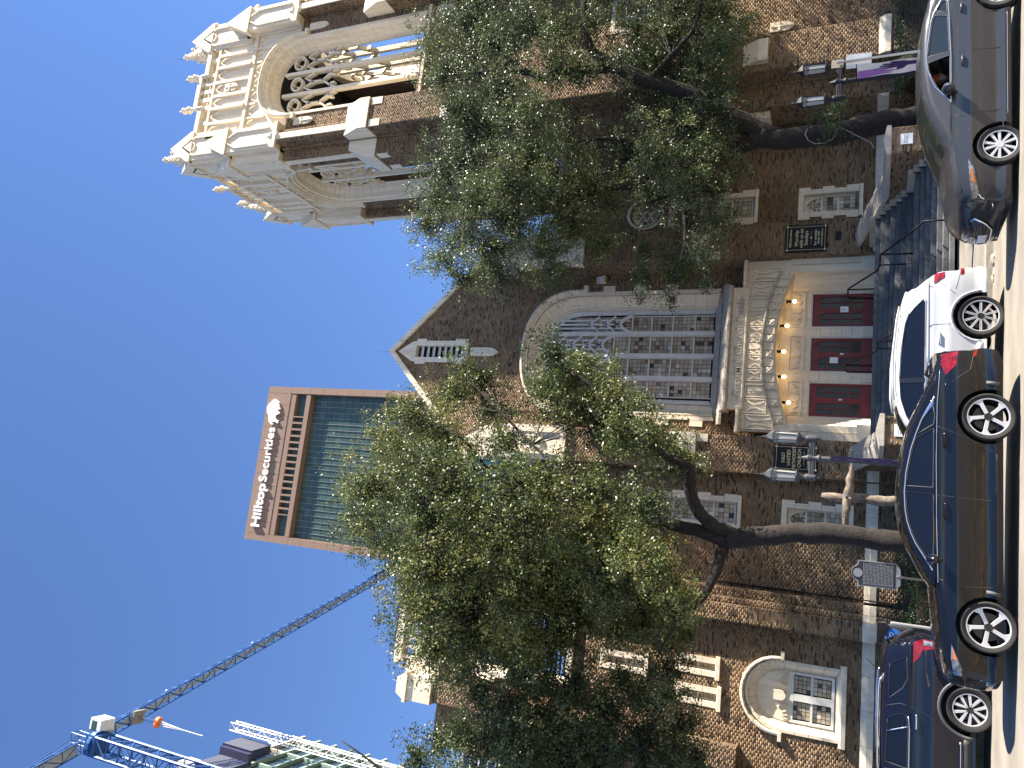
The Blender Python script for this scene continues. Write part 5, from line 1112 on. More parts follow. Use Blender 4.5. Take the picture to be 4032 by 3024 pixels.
LO= [(0.48,19.01,15.23,0.81),(-0.57,23.86,18.6,0.83),(2.3,23.29,17.69,0.83),(2.86,19.83,14.5,0.64),(1.26,21.47,15.6,1.05),(2.49,21.16,14.39,0.74),(4.11,22.53,14.86,0.64),(5.13,23.46,14.95,0.5),(1.19,18.74,12.67,0.77),(0.01,18.29,12.69,0.98),(-1.26,23.78,17.23,0.8),(0.26,21.04,13.18,1.11),(-1.08,23.28,14.18,1.21),(-1.42,18.11,12.37,0.83),(-2.8,21.13,14.42,0.68),(-3.05,23.01,14.46,1.17),(-3.62,19.66,12.79,0.62),(-2.15,24.53,14.15,1.09),(-3.6,24.23,13.63,1.04),(-0.39,18.31,10.69,0.82),(0.94,18.27,10.44,0.72),(2.55,21.78,12.4,0.58),(4,24.49,14.38,0.59),(-1.25,20.69,10.84,0.9),(-2.17,19.57,10.52,0.72),(-3.48,20.97,11.13,0.63),(0.08,18.3,9.57,0.69),(1.09,19.61,10.09,0.63),(-0.76,21.08,10.05,0.78),(-2.07,21.47,10.06,0.64),(0.21,19.68,8.82,0.67),(1.09,19.67,8.64,0.61),(-1.04,19.59,8.29,0.58),(0.07,21.23,8.38,0.64),(-0.97,20.07,7.69,0.53),(0.79,18.25,6.75,0.49),(-0.2,23.8,7.8,0.56),(-1.35,21.88,7.51,0.5),(-1.17,22.47,7,0.45),(-1.4,19.36,5.94,0.33),(-3.12,24.85,7.54,0.48),(-2.17,23.95,7.12,0.4),(4.57,18.92,9.92,0.45),(4.23,20.36,9.88,0.61),(4.16,23.01,11.16,0.61),(4.34,22.94,9.88,0.6),(4.02,24.47,9.7,0.63),(2.94,20.97,8.02,0.46),(3.27,23.74,9.89,0.53),(2.67,22.66,7.47,0.49),(3.6,20.16,7.72,0.32),(2.11,22.1,6.76,0.4),(-4.85,24.1,14.1,0.59),(4.88,23.85,14.56,0.42),(-4.15,21.54,11.01,0.51),(4.9,22.11,10.12,0.62),(2.55,18.33,7.61,0.52),(2.54,19.75,7.27,0.49),(3.97,23.52,10.68,0.69),(4.19,20.92,10.81,0.54),(3.78,19.28,8.25,0.44),(2.33,21.83,6.98,0.46),(-1.46,22.88,10.21,0.76),(-2.33,22.69,9.61,0.67),(-1.66,20.65,8.31,0.54),(-2.51,21.08,8.11,0.48),(-2.22,21.56,7.61,0.49),(-1.78,23.39,7.44,0.53),(-3.06,21.64,9.74,0.57),(-2.94,20.77,10.25,0.62),(-0.39,21.43,9.09,0.65),(-0.32,18.3,7.01,0.49),(-0.68,18.4,6.44,0.43),(-2.54,22.88,6.6,0.38),(-1.69,24.79,11.71,0.83),(-3.65,22.13,13.22,0.75),(-1.96,20.78,14.33,0.68)]
RO= [(14.15,28.19,20.08,1.12),(13.02,28.13,20.37,1.11),(8.72,21.9,15.53,0.67),(8.08,22.09,14.81,0.58),(11.9,27.35,18.12,1.26),(14.45,26.65,19.02,1.07),(14.96,26.19,17.93,1.26),(11.73,23.66,15.35,1.28),(10.54,25.74,15.83,1.16),(9.55,25.75,15.3,0.76),(11.59,25.57,15.06,1.35),(12,22.61,13.76,1.05),(15.12,24.51,16.23,1.19),(16.09,24.25,17.06,1.21),(19.38,26.56,19.68,1.13),(22.34,28.46,21.43,1.24),(21.07,28.15,19.55,1.43),(20.69,25.31,17.8,1.31),(19.05,24.61,16.16,1.24),(16.07,23.38,15,0.96),(17.19,21.75,13.46,1.09),(13.68,21.69,12.85,1.03),(14.01,24.75,14,1.15),(11.54,23.73,12.74,1.24),(9.95,24.16,12.74,1.05),(10.2,27.74,13.79,0.79),(11.04,25.18,12.15,1.09),(12.81,25.42,12.05,1.12),(13.3,23.15,11.83,0.88),(15.45,21.67,12.01,0.87),(18.53,23.78,13.15,0.97),(15.5,22.46,11.46,0.71),(19.27,25.07,12.37,0.8),(13.64,28.49,12.17,1.23),(10.68,26.22,11.37,0.74),(16.19,22.77,10.11,0.53),(20.9,27.76,11.18,0.86),(19.05,27.08,10.47,1.24),(19.4,26.64,9.45,1.21),(18.16,27.85,9.64,1.44),(16.03,26.84,8.72,1.35),(18.39,27.03,8.02,1.19),(14.71,23.98,7.09,1.03),(20.8,28.37,8.42,1.06),(15.39,28.23,8.59,1.19),(12.31,22.63,8.48,0.97),(14.69,26.78,10.78,0.98),(12.71,26.51,9.46,0.93),(12.12,24.73,8,1.03),(12.27,25.21,7.15,0.86),(13.14,24.93,6.84,0.69),(12.15,27.97,8.5,0.95),(10.8,25.01,7.02,0.67),(9.91,27.32,9.98,0.56),(7.89,23.98,9.1,0.29),(9.8,27.68,8.81,0.64),(10.58,27.8,8.54,0.74),(9.54,24.73,7.2,0.49),(8.82,25.47,7.14,0.3),(8.97,27.94,8.99,0.37),(10.54,26.57,9.83,0.46),(14.07,24.91,3.47,0.46),(13.39,23.05,3.18,0.25),(21.62,23.77,16.29,1.47),(24,26.4,15.83,1.82),(19.65,22.66,11.41,1.31),(23.81,27.86,11.05,1.78),(19.22,23.38,7.89,1.27),(21.52,27.88,9.51,1.28),(16.55,23.67,6.84,0.78),(21.2,28.2,7.86,0.95)]
FL= [(-7.16,21.45,13.94,0.51),(-6.86,22.68,13.89,0.54),(-6.24,21.98,12.78,0.65),(-6.57,22.92,12.27,0.8),(-5.33,23,12.79,0.55),(-5.01,20.76,10.85,0.73),(-5.95,20.55,10.36,0.7),(-4.84,23.85,10.99,0.69),(-5.47,21.54,10,0.86),(-4.45,21.44,9.24,0.73),(-6.4,24.48,9.98,0.95),(-4.95,22.38,8.55,0.74),(-6.44,23.85,8.87,0.78),(-4.29,22.41,7.67,0.62),(-5.51,23.06,7.61,0.74),(-3.91,21.1,6.61,0.46),(-5.82,23.04,6.79,0.61),(-5.1,23.97,6.65,0.51),(-5.69,22.59,6.07,0.47),(-3.71,23.47,7.18,0.45),(-6.78,23.19,10.51,0.78),(-3.69,20.76,10.3,0.49),(-7.29,23.53,9.56,1.02),(-7.7,22.86,11.48,1.03),(-6.41,21.71,7.06,0.91),(-7.26,20.62,11.93,0.71),(-4.17,23.96,8.68,0.47)]
LOB=[ [(0.59,21.5,0.4,0.286),(0.59,21.5,1.2,0.269),(0.62,21.5,2.13,0.263),(0.59,21.5,3.32,0.258),(0.43,21.5,4.45,0.252),(0.21,21.5,5.39,0.268)],
[(0.4,21.5,5.4,0.208),(0.7,21.3,6,0.173),(1.39,21,6.35,0.137),(1.98,20.7,6.33,0.124),(2.23,20.5,6.93,0.112),(2.77,20.2,7.66,0.101),(3.42,20,8.18,0.083),(3.92,20,8.89,0.065),(4.43,20,9.9,0.04),(4.82,20,10.66,0.021)],
[(0.2,21.5,5.51,0.183),(0.41,21.7,6.56,0.164),(0.43,22,7.68,0.157),(-0.23,22,9.01,0.146),(-0.86,22,10.39,0.135),(-2.19,22.2,11.69,0.123),(-2.91,22.4,12.81,0.083),(-3.25,22.4,14.09,0.05),(-3.4,22.4,15.1,0.022)],
[(-0.1,21.5,5.49,0.158),(-0.84,21.2,5.64,0.131),(-1.46,20.9,5.9,0.093),(-1.86,20.7,6.31,0.064),(-2.46,20.5,6.58,0.034),(-2.94,20.4,6.76,0.017)],
[(0.43,22,7.68,0.118),(0.99,21.6,8.57,0.099),(1.26,21.2,9.73,0.087),(1.67,21,11.16,0.075),(1.56,20.8,12.44,0.063),(1.34,20.8,13.52,0.049),(1.09,20.7,14.76,0.036),(0.27,20.6,15.93,0.014)],
[(1.56,20.8,12.44,0.056),(2.31,20.4,13.12,0.042),(2.66,20.2,14.03,0.028),(2.87,20,14.94,0.014)],
[(1.26,21.2,9.73,0.06),(2.44,21.6,11.35,0.05),(3.46,22,12.77,0.038),(4.53,22.2,14.21,0.016)],
[(-2.19,22.2,11.69,0.068),(-1.06,22,12.69,0.049),(-0.51,21.8,14.14,0.036),(-0.67,21.6,15.56,0.015)],
[(-0.23,22,9.01,0.066),(-1.2,21.5,8.35,0.051),(-1.58,21.1,7.54,0.024),(-1.58,21,6.76,0.012)] ]
ROB=[ [(14.41,26,0.73,0.4),(14.35,26,1.95,0.38),(14.16,26,3.37,0.365),(14.16,26,4.86,0.35),(14.31,26,6.12,0.33)],
[(14.41,26,5.49,0.3),(14.92,25.8,6.44,0.324),(15.41,25.6,7.25,0.309),(16.04,25.3,8.4,0.277),(16.53,25,9.73,0.253),(17.23,24.8,10.98,0.23),(17.88,24.6,11.89,0.175),(19.06,24.5,12.25,0.138),(20.71,24.5,12.5,0.101)],
[(17.1,24.8,10.88,0.153),(17.3,25,11.78,0.146),(17.53,25.2,13.2,0.13),(17.55,25.4,14.07,0.112),(18.21,25.6,15.46,0.104),(18.6,25.8,17.1,0.086),(18.89,26,18.83,0.044)],
[(14.27,26,5.8,0.302),(13.99,26.1,6.76,0.252),(13.64,26.2,8.08,0.201),(13.93,26.2,9.13,0.186),(12.99,26,10.06,0.148),(12.74,25.8,11.43,0.112),(11.99,25.5,13.12,0.085),(11.66,25.3,14.95,0.067),(11.67,25,16.84,0.029)],
[(17.55,25.4,14.07,0.091),(18.38,25,15.63,0.083),(19.67,24.8,16.54,0.063),(20.95,24.6,17.25,0.043)],
[(13.64,26.2,8.08,0.128),(12.1,25.8,8.23,0.098),(10.35,25.4,8.02,0.068),(8.85,25,8.15,0.033)],
[(13.93,26.2,9.13,0.121),(15.23,26.6,11.15,0.098),(15.51,27,13.46,0.072),(15.73,27.2,16.31,0.053),(15.83,27.3,18.63,0.022)],
[(16.53,25,9.73,0.113),(17.09,24.5,8.8,0.092),(17.83,24.2,7.96,0.073),(19.1,24,7.68,0.046)] ]

make_tree('live_oak', 'live oak with spreading crown before the left half of the church front', LO, LOB, 5, LM, 8.5, 'live oaks', 1.25)
make_tree('live_oak', 'large live oak right of the church steps, in front of the bell tower', RO, ROB, 6, LMD, 5.6, 'live oaks', 1.06)
FLB = [[(-9.6, 22.5, -.1, .3), (-9.5, 22.5, 4, .25), (-9.2, 22.5, 6, .22)], [(-9.2, 22.5, 6, .18), (-8, 22.2, 8.5, .14), (-6.5, 22, 10.5, .08), (-5.4, 22, 12, .03)], [(-9.2, 22.5, 6, .16), (-7.6, 22.5, 7.2, .1), (-5.6, 22.4, 7.4, .05), (-4.6, 22.4, 7, .02)], [(-9.2, 22.5, 6, .18), (-9, 22.4, 10, .12), (-8.4, 22.3, 14, .06), (-7.4, 22, 17, .02)]]
make_tree('live_oak', 'dense dark live oak at the left edge, cut off by the frame', FL, FLB, 9, LMD, 8.5, 'live oaks')
# the oak standing just outside the frame on the right, which dapples the tower base
rs_ = random.Random(4)
OC = [(29+rs_.uniform(-5.5, 5.5), 24.5+rs_.uniform(-3, 3), rs_.uniform(5.5, 13), rs_.uniform(.7, 1.2)) for _ in range(44)]+[(20.5+rs_.uniform(-1.2, 2.5), 21.6+rs_.uniform(-1.2, 1.4), rs_.uniform(6.5, 11.5), rs_.uniform(.7, 1.1)) for _ in range(14)]  # second group: unseen nearer clumps added to shade the steps
make_tree('live_oak', 'live oak just beyond the right edge of the picture', OC, [[(30, 25.5, -.6, .35), (30, 25.4, 3, .3), (30.2, 25.3, 6, .25)], [(30.2, 25.3, 6, .2), (27, 24, 8, .15), (23.5, 22.5, 9.3, .1), (20.5, 21.6, 9.8, .04)], [(30.2, 25.3, 6, .2), (32, 25.6, 9, .12), (33, 26, 12, .05)]], 12, LMD, 3.0, 'live oaks')
def hedge(name, label, x0, x1, y0, y1, z0, z1, n, seed, mat=HM, group='hedges along the church wall'):
    rs = np.random.RandomState(seed); t = thing(name, ((x0+x1)/2, (y0+y1)/2, z0), label, 'hedge', group)
    m = MB(); m.box(x0+.12, x1-.12, y0+.12, y1-.12, z0, z1-.12); m.build('inner_branches', MT['soil'], t)
    P = rs.rand(n, 3); f = rs.randint(0, 4, n); P[f == 0, 2] = 1; P[f == 1, 1] = 0; P[f == 2, 0] = rs.randint(0, 2, (f == 2).sum())
    C = np.array((x0, y0, z0))+P*np.array((x1-x0, y1-y0, z1-z0))+rs.normal(size=(n, 3))*.05
    C[:, 2] += .08*np.sin(C[:, 0]*3.1)+.05*np.sin(C[:, 0]*7.7)
    V, Q = leaf_cloud(C, rs, (.04, .08), (.02, .04)); part('foliage', npmesh('foliage', V, Q, mat, rs.rand(n)), t)
hedge('hedge', 'low dark clipped hedge behind the historical marker', -6.5, 1.1, 27.6, 29.2, -.2, 1.0, 16000, 1)
hedge('hedge', 'taller green hedge in front of the left church wall behind the black sedan', -2.6, .9, 25.6, 26.6, -.2, .75, 9000, 2)
hedge('hedge', 'dark hedge at the tower foot behind the grey car', 16.5, 24, 26.8, 28.2, -.5, 1.35, 16000, 3)
# ================================================================== vehicles
def paint(name, col, metal=0., rough=.3):
    m = M(name, col, rough, metal, var=.03, coat=1.0, spec=.15); return m
tyre_m = M('tyre_rubber', (.022, .021, .02), .85, var=.2, scale=8); alloy = M('alloy', (.55, .55, .57), .35, .35, var=.05); alloy_dk = M('alloy_black', (.008, .008, .009), .25, var=0, spec=.6)
chrome = M('chrome', (.75, .76, .78), .12, 1, var=0); plastic = M('black_plastic', (.02, .02, .021), .6, var=.1); clad = M('grey_cladding', (.07, .07, .075), .6, var=.1)
redl = M('red_lens', (.2, .004, .006), .12, var=.5, scale=16, spec=.6); redl.node_tree.nodes['Principled BSDF'].inputs['Emission Color'].default_value = (1, .02, .02, 1)
clearl = M('clear_lens', (.2, .205, .215), .1, .3, var=.6, scale=14, spec=.9); amber = M('amber_lens', (.55, .16, .02), .2, var=0, spec=.8)
cglass = glassy('car_glass_dark', (.03, .035, .05), .045, .02, .6); cgreen = glassy('car_glass_green', (.4, .5, .46), .05, .02, .85); seat_m = M('car_seat', (.03, .028, .027), .8, var=.1); mirror_m = M('mirror_glass', (.6, .62, .65), .03, 1, var=0)
skin = M('skin', (.45, .25, .18), .5, var=.08)
class Car:
    def __init__(s, name, label, loc, W, T, wheels, r, ra, sill, belt, pm, glass, rim, rim_m, spokes, nose=.16, tail=.1, tumble=.36, group='cars in the street'):
        s.root = thing(name, loc, label, 'car', group, local=True)
        s.W, s.T, s.belt, s.sill = W, T, belt, sill
        s.xf, s.xr = min(p[0] for p in T), max(p[0] for p in T); s.nose, s.tail, s.tumble = nose, tail, tumble
        s.pm, s.gl = pm, glass; s.wheels, s.r, s.ra = wheels, r, ra
        tx = np.arange(s.xf, s.xr+.01, .01); s.tx = tx; s.tz = np.zeros(len(tx))
        for (x0, z0), (x1, z1) in zip(T, T[1:]):
            for i in np.where((tx >= min(x0, x1)-1e-6) & (tx <= max(x0, x1)+1e-6))[0]:
                z = max(z0, z1) if abs(x1-x0) < 1e-6 else z0+(z1-z0)*(tx[i]-x0)/(x1-x0); s.tz[i] = max(s.tz[i], z)
        s.spokes, s.rim_m = spokes, rim_m
    def top(s, x): return float(np.interp(x, s.tx, s.tz))
    def hw(s, x, z):
        f = max(0, 1-(x-s.xf)/.95); r_ = max(0, 1-(s.xr-x)/.8)
        h = s.W/2*(1-.13*f**2.2-.1*r_**2.2)
        b = s.belt(x)
        ins = 0
        if z > b: ins += (z-b)*s.tumble+.034
        else:
            ins += float(np.interp(z/b, (0, .18, .25, .31, .38, .55, .73, .85, .89, .93, 1), (.09, .035, .004, .024, .034, .012, .0, .03, .036, .036, .05)))
            ins += .018*max(0, 1-abs(z-.5)/.14) if 0 else 0
        d = max(0, s.top(x)-z); R0 = .1
        if d < R0: ins += R0-math.sqrt(max(0, R0*R0-(R0-d)**2))
        return max(.12, h-ins)
    def xm(s, x, yf):
        f = max(0, 1-(x-s.xf)/.7); g = max(0, 1-(s.xr-x)/.6)
        return x+s.nose*f*f*yf*yf-s.tail*g*g*yf*yf
    def P(s, x, z, side=-1, out=0.): return Vector((s.xm(x, 1), side*(s.hw(x, z)+out), z))
    def patch(s, name, polys, mat, out=.0, parent=None, sides=(-1, 1), dx=.09, dz=.07, smooth=True, thick=0):
        us = [[Vector((x, z, 0)) for x, z in p] for p in polys]; fl = [q for p in us for q in p]
        bm = bmesh.new(); vs = [bm.verts.new((q.x, 0, q.y)) for q in fl]
        for t in geometry.tessellate_polygon(us):
            try: bm.faces.new([vs[i] for i in t])
            except ValueError: pass
        x0, x1 = min(q.x for q in fl), max(q.x for q in fl); z0, z1 = min(q.y for q in fl), max(q.y for q in fl)
        for k in range(1, int((x1-x0)/dx)+1): bmesh.ops.bisect_plane(bm, geom=bm.verts[:]+bm.edges[:]+bm.faces[:], plane_co=(x0+k*dx, 0, 0), plane_no=(1, 0, 0), dist=1e-5)
        for k in range(1, int((z1-z0)/dz)+1): bmesh.ops.bisect_plane(bm, geom=bm.verts[:]+bm.edges[:]+bm.faces[:], plane_co=(0, 0, z0+k*dz), plane_no=(0, 0, 1), dist=1e-5)
        bmesh.ops.remove_doubles(bm, verts=bm.verts, dist=1e-4)
        bm.verts.ensure_lookup_table(); bm.verts.index_update(); base = [(v.co.x, v.co.z) for v in bm.verts]; faces = [[v.index for v in f.verts] for f in bm.faces]; bm.free()
        res = []
        for sd in sides:
            m = MB(); m.v = [tuple(s.P(x, z, sd, out)) for x, z in base]
            m.f = [tuple(f) for f in faces]
            res.append((m, sd))
        return res
    def orient(s, me, sd):
        bm = bmesh.new(); bm.from_mesh(me)
        for f in bm.faces:
            f.normal_update()
            if f.normal.y*sd < 0: f.normal_flip()
        bm.to_mesh(me); bm.free()
    def add(s, name, polys, mat, out=.0, parent=None, sides=(-1, 1), **k):
        outp = []
        for m, sd in s.patch(name, polys, mat, out, parent, sides, **k):
            me = m.mesh(name, mat, True, 40); s.orient(me, sd); outp.append(part(name, me, parent or s.root))
        return outp
    def line(s, name, pts, rad, mat, out=0., parent=None, sides=(-1, 1), n=5):
        for sd in sides:
            P = []
            for (x0, z0), (x1, z1) in zip(pts, pts[1:]):
                k = max(1, int(math.dist((x0, z0), (x1, z1))/.08)); P += [s.P(x0+(x1-x0)*i/k, z0+(z1-z0)*i/k, sd, out) for i in range(k)]
            P.append(s.P(*pts[-1], sd, out)); m = MB(); m.tube(P, rad, n); m.build(name, mat, parent or s.root, True)
    def body(s, wins, ws, rw, extra_black=None):
        """wins: side glass polygons; ws, rw: x-ranges of windscreen and rear glass along the roof line"""
        T = s.T; low = [(s.T[-1][0], s.sill)]
        pts = []
        for wx in sorted(s.wheels, reverse=True):
            h = math.sqrt(max(.01, s.ra**2-(s.sill-s.r)**2)); a0 = math.atan2(s.sill-s.r, h); a1 = math.pi-a0
            pts += [(wx+s.ra*math.cos(a0+(a1-a0)*i/14), s.r+s.ra*math.sin(a0+(a1-a0)*i/14)) for i in range(15)]
        outer = list(T)+pts
        side = []
        for m, sd in s.patch('body', [outer]+[w for w in wins], s.pm): side.append(m)
        # strip over the bonnet, screen, roof and tail
        D = [T[0]]
        for (x0, z0), (x1, z1) in zip(T, T[1:]):
            k = max(1, int(math.dist((x0, z0), (x1, z1))/.07)); D += [(x0+(x1-x0)*i/k, z0+(z1-z0)*i/k) for i in range(1, k+1)]
        NY = 10; bodym = MB(); wsm, rwm = MB(), MB()
        grid = []
        for (x, z) in D:
            h = s.hw(x, z); row = []
            for j in range(NY+1):
                yf = -1+2*j/NY; row.append((s.xm(x, yf), yf*h, z+.035*(1-yf*yf)*(1 if z > .6 else 0)))
            grid.append(row)
        mid = max(range(len(D)), key=lambda i: D[i][1])
        def emit(mb, i, j0, j1):
            for j in range(j0, j1): mb.add([grid[i][j], grid[i][j+1], grid[i+1][j+1], grid[i+1][j]], [(0, 1, 2, 3)])
        for i in range(len(D)-1):
            xc = (D[i][0]+D[i+1][0])/2
            g = wsm if i < mid and ws[0] < xc < ws[1] and D[i][1] > .8 else rwm if i > mid and rw[0] < xc < rw[1] and D[i][1] > .8 else None
            if g is None: emit(bodym, i, 0, NY)
            else: emit(bodym, i, 0, 1); emit(g, i, 1, NY-1); emit(bodym, i, NY-1, NY)
        for m in side: bodym.add(m.v, m.f)
        me = bodym.mesh('body', s.pm)
        bm = bmesh.new(); bm.from_mesh(me); bmesh.ops.remove_doubles(bm, verts=bm.verts, dist=.004); bmesh.ops.recalc_face_normals(bm, faces=bm.faces)
        c = Vector(((s.xf+s.xr)/2, 0, .6)); 
        vote = sum(1 if (f.calc_center_median()-c).dot(f.normal) > 0 else -1 for f in bm.faces)
        if vote < 0: bmesh.ops.reverse_faces(bm, faces=bm.faces)
        bm.to_mesh(me); bm.free(); me.polygons.foreach_set('use_smooth', [True]*len(me.polygons)); me.set_sharp_from_angle(angle=R(38))
        s.bodyo = part('body', me, s.root)
        for nm, mb in (('windscreen', wsm), ('rear_glass', rwm)):
            if mb.f:
                me = mb.mesh(nm, s.gl, True); bm = bmesh.new(); bm.from_mesh(me); bmesh.ops.remove_doubles(bm, verts=bm.verts, dist=.003)
                for f in bm.faces:
                    if f.normal.z < 0: f.normal_flip()
                bm.to_mesh(me); bm.free(); part(nm, me, s.root)
        for w_ in wins:
            s.add('side_window', [w_], s.gl, -.012)
            s.line('window_seal', list(w_)+[w_[0]], .009, plastic, -.008)
        # floor pan, wheel housings, seats
        m = MB(); m.box(s.xf+.25, s.xr-.25, -s.W/2+.12, s.W/2-.12, s.sill-.02, s.sill+.06); m.build('floor_pan', plastic, s.root)
        for wx in s.wheels:
            for sd in (-1, 1):
                m = MB(); y0 = sd*(s.hw(wx, s.r+s.ra)-.02); y1 = sd*(s.W/2-.42); n = 14
                m.v = [(wx+s.ra*1.03*math.cos(math.pi*i/n), y, s.r+s.ra*1.03*math.sin(math.pi*i/n)) for y in (y0, y1) for i in range(n+1)]
                m.f = [(i, i+1, n+2+i, n+1+i) for i in range(n)]+[tuple(range(n+1, 2*n+2))]; m.build('wheel_housing', plastic, s.root, fix=False)
                s.wheel(wx, sd)
        return s
    def seats(s, xs):
        for x in xs:
            for sd in (-1, 1):
                m = MB(); y = sd*.36; m.box(x-.25, x+.25, y-.23, y+.23, s.sill+.1, s.sill+.38)
                m.add([(x+.15, y-.22, s.sill+.35), (x+.15, y+.22, s.sill+.35), (x+.38, y+.2, s.belt(x)+.1), (x+.38, y-.2, s.belt(x)+.1), (x+.32, y-.22, s.sill+.35), (x+.32, y+.22, s.sill+.35), (x+.48, y+.2, s.belt(x)+.1), (x+.48, y-.2, s.belt(x)+.1)], [(0, 1, 2, 3), (4, 7, 6, 5), (3, 2, 6, 7), (0, 3, 7, 4), (1, 5, 6, 2)])
                m.box(x+.38, x+.48, y-.12, y+.12, s.belt(x)+.13, s.belt(x)+.3); m.build('seat', seat_m, s.root, bevel=.04)
    def wheel(s, wx, sd):
        y = sd*(s.W/2-.03); c = Vector((wx, y, s.r)); r = s.r; q = -sd      # profile heights: + is inboard
        wo = bpy.data.objects.new('wheel', None); COL.objects.link(wo); wo.parent = s.root
        rr_ = s.rim*r if hasattr(s, 'rim') else .75*r
        prof = [(rr_, .0), (rr_+.01, -.012), (r*.93, -.018), (r*.985, .01), (r, .04), (r, .17), (r*.97, .2), (rr_, .21)]
        m = MB(); m.lathe(c, [(a, q*b) for a, b in prof], 40, axis='y'); m.f = m.f[:-2]; m.build('tyre', tyre_m, wo, True, 50)
        m = MB(); m.lathe(c, [(a, q*b) for a, b in [(rr_, -.004), (rr_, .012), (rr_*.95, .02), (rr_*.9, .16), (rr_*.9, .18)]], 36, axis='y'); m.f = m.f[:-2]; rim = m.build('rim', s.rim_m[1], wo, True, 50)
        m = MB(); m.lathe(c, [(a, q*b) for a, b in [(rr_*1.0, -.004), (rr_*1.01, -.01), (rr_*.955, -.008), (rr_*.94, .012)]], 40, axis='y'); m.f = m.f[:-2]; m.build('rim_lip', s.rim_m[0], wo, True, 50)
        m = MB(); m.lathe(c, [(a, q*b) for a, b in [(0, .1), (rr_*.7, .1), (rr_*.7, .12), (0, .12)]], 24, axis='y'); m.build('brake_disc', alloy_dk, wo)
        F = Fr(c, (1, 0, 0) if sd < 0 else (-1, 0, 0), (0, sd, 0)); m = MB()
        s.spokes(m, F, rr_); m.build('spokes', s.rim_m[0], wo, bevel=.004)
        m = MB(); m.lathe(c, [(a, q*b) for a, b in [(0, -.002), (.05, -.004), (.06, .01), (.07, .03)]], 18, axis='y'); m.build('hub_cap', s.rim_m[2], wo, True, 50)
        m = MB()
        for k in range(5): m.lathe(c+Vector((.075*math.cos(R(72*k+36)), 0, .075*math.sin(R(72*k+36)))), [(0, q*.004), (.011, q*.004), (.011, q*.02)], 7, axis='y')
        m.build('wheel_nut', plastic, wo)
def rot(pts, a): c, s_ = math.cos(a), math.sin(a); return [(x*c-y*s_, x*s_+y*c) for x, y in pts]
def sp_twist(m, F, r):
    for k in range(5):
        a = R(72*k+18); m.fprism(F, rot([(.03, -.022), (.03, .026), (r*.72, .05), (r*.9, .115), (r*.965, .06), (r*.965, -.01), (r*.8, .0)], a), -.03, .0)
def sp_ten(m, F, r):
    for k in range(5):
        for o in (-9, 9): m.fprism(F, rot([(.04, -.014), (.04, .014), (r*.97, .023), (r*.97, -.023)], R(72*k+90+o*1.7)), -.03, -.002)
def sp_ten_even(m, F, r):
    for k in range(10):
        m.fprism(F, rot([(.05, -.016), (.05, -.004), (r*.97, -.005), (r*.97, -.02)], R(36*k)), -.025, .0); m.fprism(F, rot([(.05, .004), (.05, .016), (r*.97, .02), (r*.97, .005)], R(36*k)), -.025, .0)
def sp_double(m, F, r):
    for k in range(5):
        for s_ in (-1, 1): m.fprism(F, rot([(.04, s_*.012), (.04, s_*.045), (r*.96, s_*.1), (r*.96, s_*.045)], R(72*k+90)), -.03, .0)
def handle(c, x0, x1, z, mat, sides=(-1, 1)):
    for sd in sides:
        p, q = c.P(x0, z, sd, .03), c.P(x1, z, sd, .03); m = MB(); m.tube([p-Vector((0, sd*.03, 0)), p.lerp(q, .12), p.lerp(q, .88), q-Vector((0, sd*.03, 0))], [.012, .017, .017, .012], 8); m.build('door_handle', mat, c.root, True)
def wing_mirror(c, x, z, mat, L=.22, sides=(-1, 1), h=.085):
    for sd in sides:
        p = c.P(x, z, sd, .13); m = MB(); n = 10
        m.lathe(p, [(0, -L/2), (h*.7, -L*.42), (h, -L*.1), (h*.95, L*.2), (h*.6, L*.45), (0, L/2)], 12, axis='y'); m.v = [(p.x+(v[0]-p.x)*.75, v[1], v[2]) for v in m.v]; mo = m.build('wing_mirror', mat, c.root, True)
        m = MB(); m.tube([p-Vector((0, sd*.02, h*.6)), c.P(x, z-h*1.2, sd, -.02)], [.03, .035], 8); m.build('mirror_stalk', plastic, mo, True)
        m = MB(); m.lathe(p+Vector((h*.72, 0, 0)), [(0, 0), (h*.75, 0), (h*.75, .004), (0, .004)], 12, axis='x'); m.build('mirror_face', mirror_m, mo)
def emblem_ring(c, x, y, z): pass
# ---- black saloon in the near lane
blk = paint('black_car_paint', (.004, .0045, .007), .0, .12)
T = [(-.7, .17), (-.86, .18), (-.9, .27), (-.91, .42), (-.9, .55), (-.88, .66), (-.84, .73), (-.74, .785), (-.57, .835), (-.23, .89), (.03, .915), (.3, .94), (.42, .955), (.56, 1.05), (.69, 1.12), (.82, 1.19), (.93, 1.245), (1.04, 1.29), (1.18, 1.345), (1.31, 1.375), (1.47, 1.4), (1.67, 1.415), (1.82, 1.415), (1.98, 1.405), (2.27, 1.375), (2.45, 1.35), (2.6, 1.315), (2.75, 1.275), (2.9, 1.225), (3.08, 1.155), (3.22, 1.095), (3.39, 1.025), (3.55, .98), (3.7, .965), (3.84, .965), (3.86, .9), (3.84, .82), (3.86, .63), (3.92, .5), (3.92, .35), (3.87, .22), (3.7, .17)]
c = Car('saloon_car', 'glossy black saloon car passing nearest the camera', (-.655, 12.22+.93, .18), 1.86, T, (0, 2.82), .335, .385, .17, lambda x: .95+.012*x, blk, cglass, None, (alloy, alloy_dk, alloy_dk), sp_twist, nose=.2)
c.rim = .77
wins = [[(.7, .985), (.88, 1.1), (1.0, 1.175), (1.14, 1.235), (1.3, 1.285), (1.45, 1.31), (1.63, 1.325), (1.72, 1.325), (1.7, .99), (1.16, .98)], [(1.8, 1.32), (1.99, 1.31), (2.33, 1.255), (2.49, 1.215), (2.63, .995), (1.79, .995)], [(2.55, 1.195), (2.72, 1.145), (2.88, 1.075), (2.97, 1.015), (2.82, .985), (2.69, .995)]]
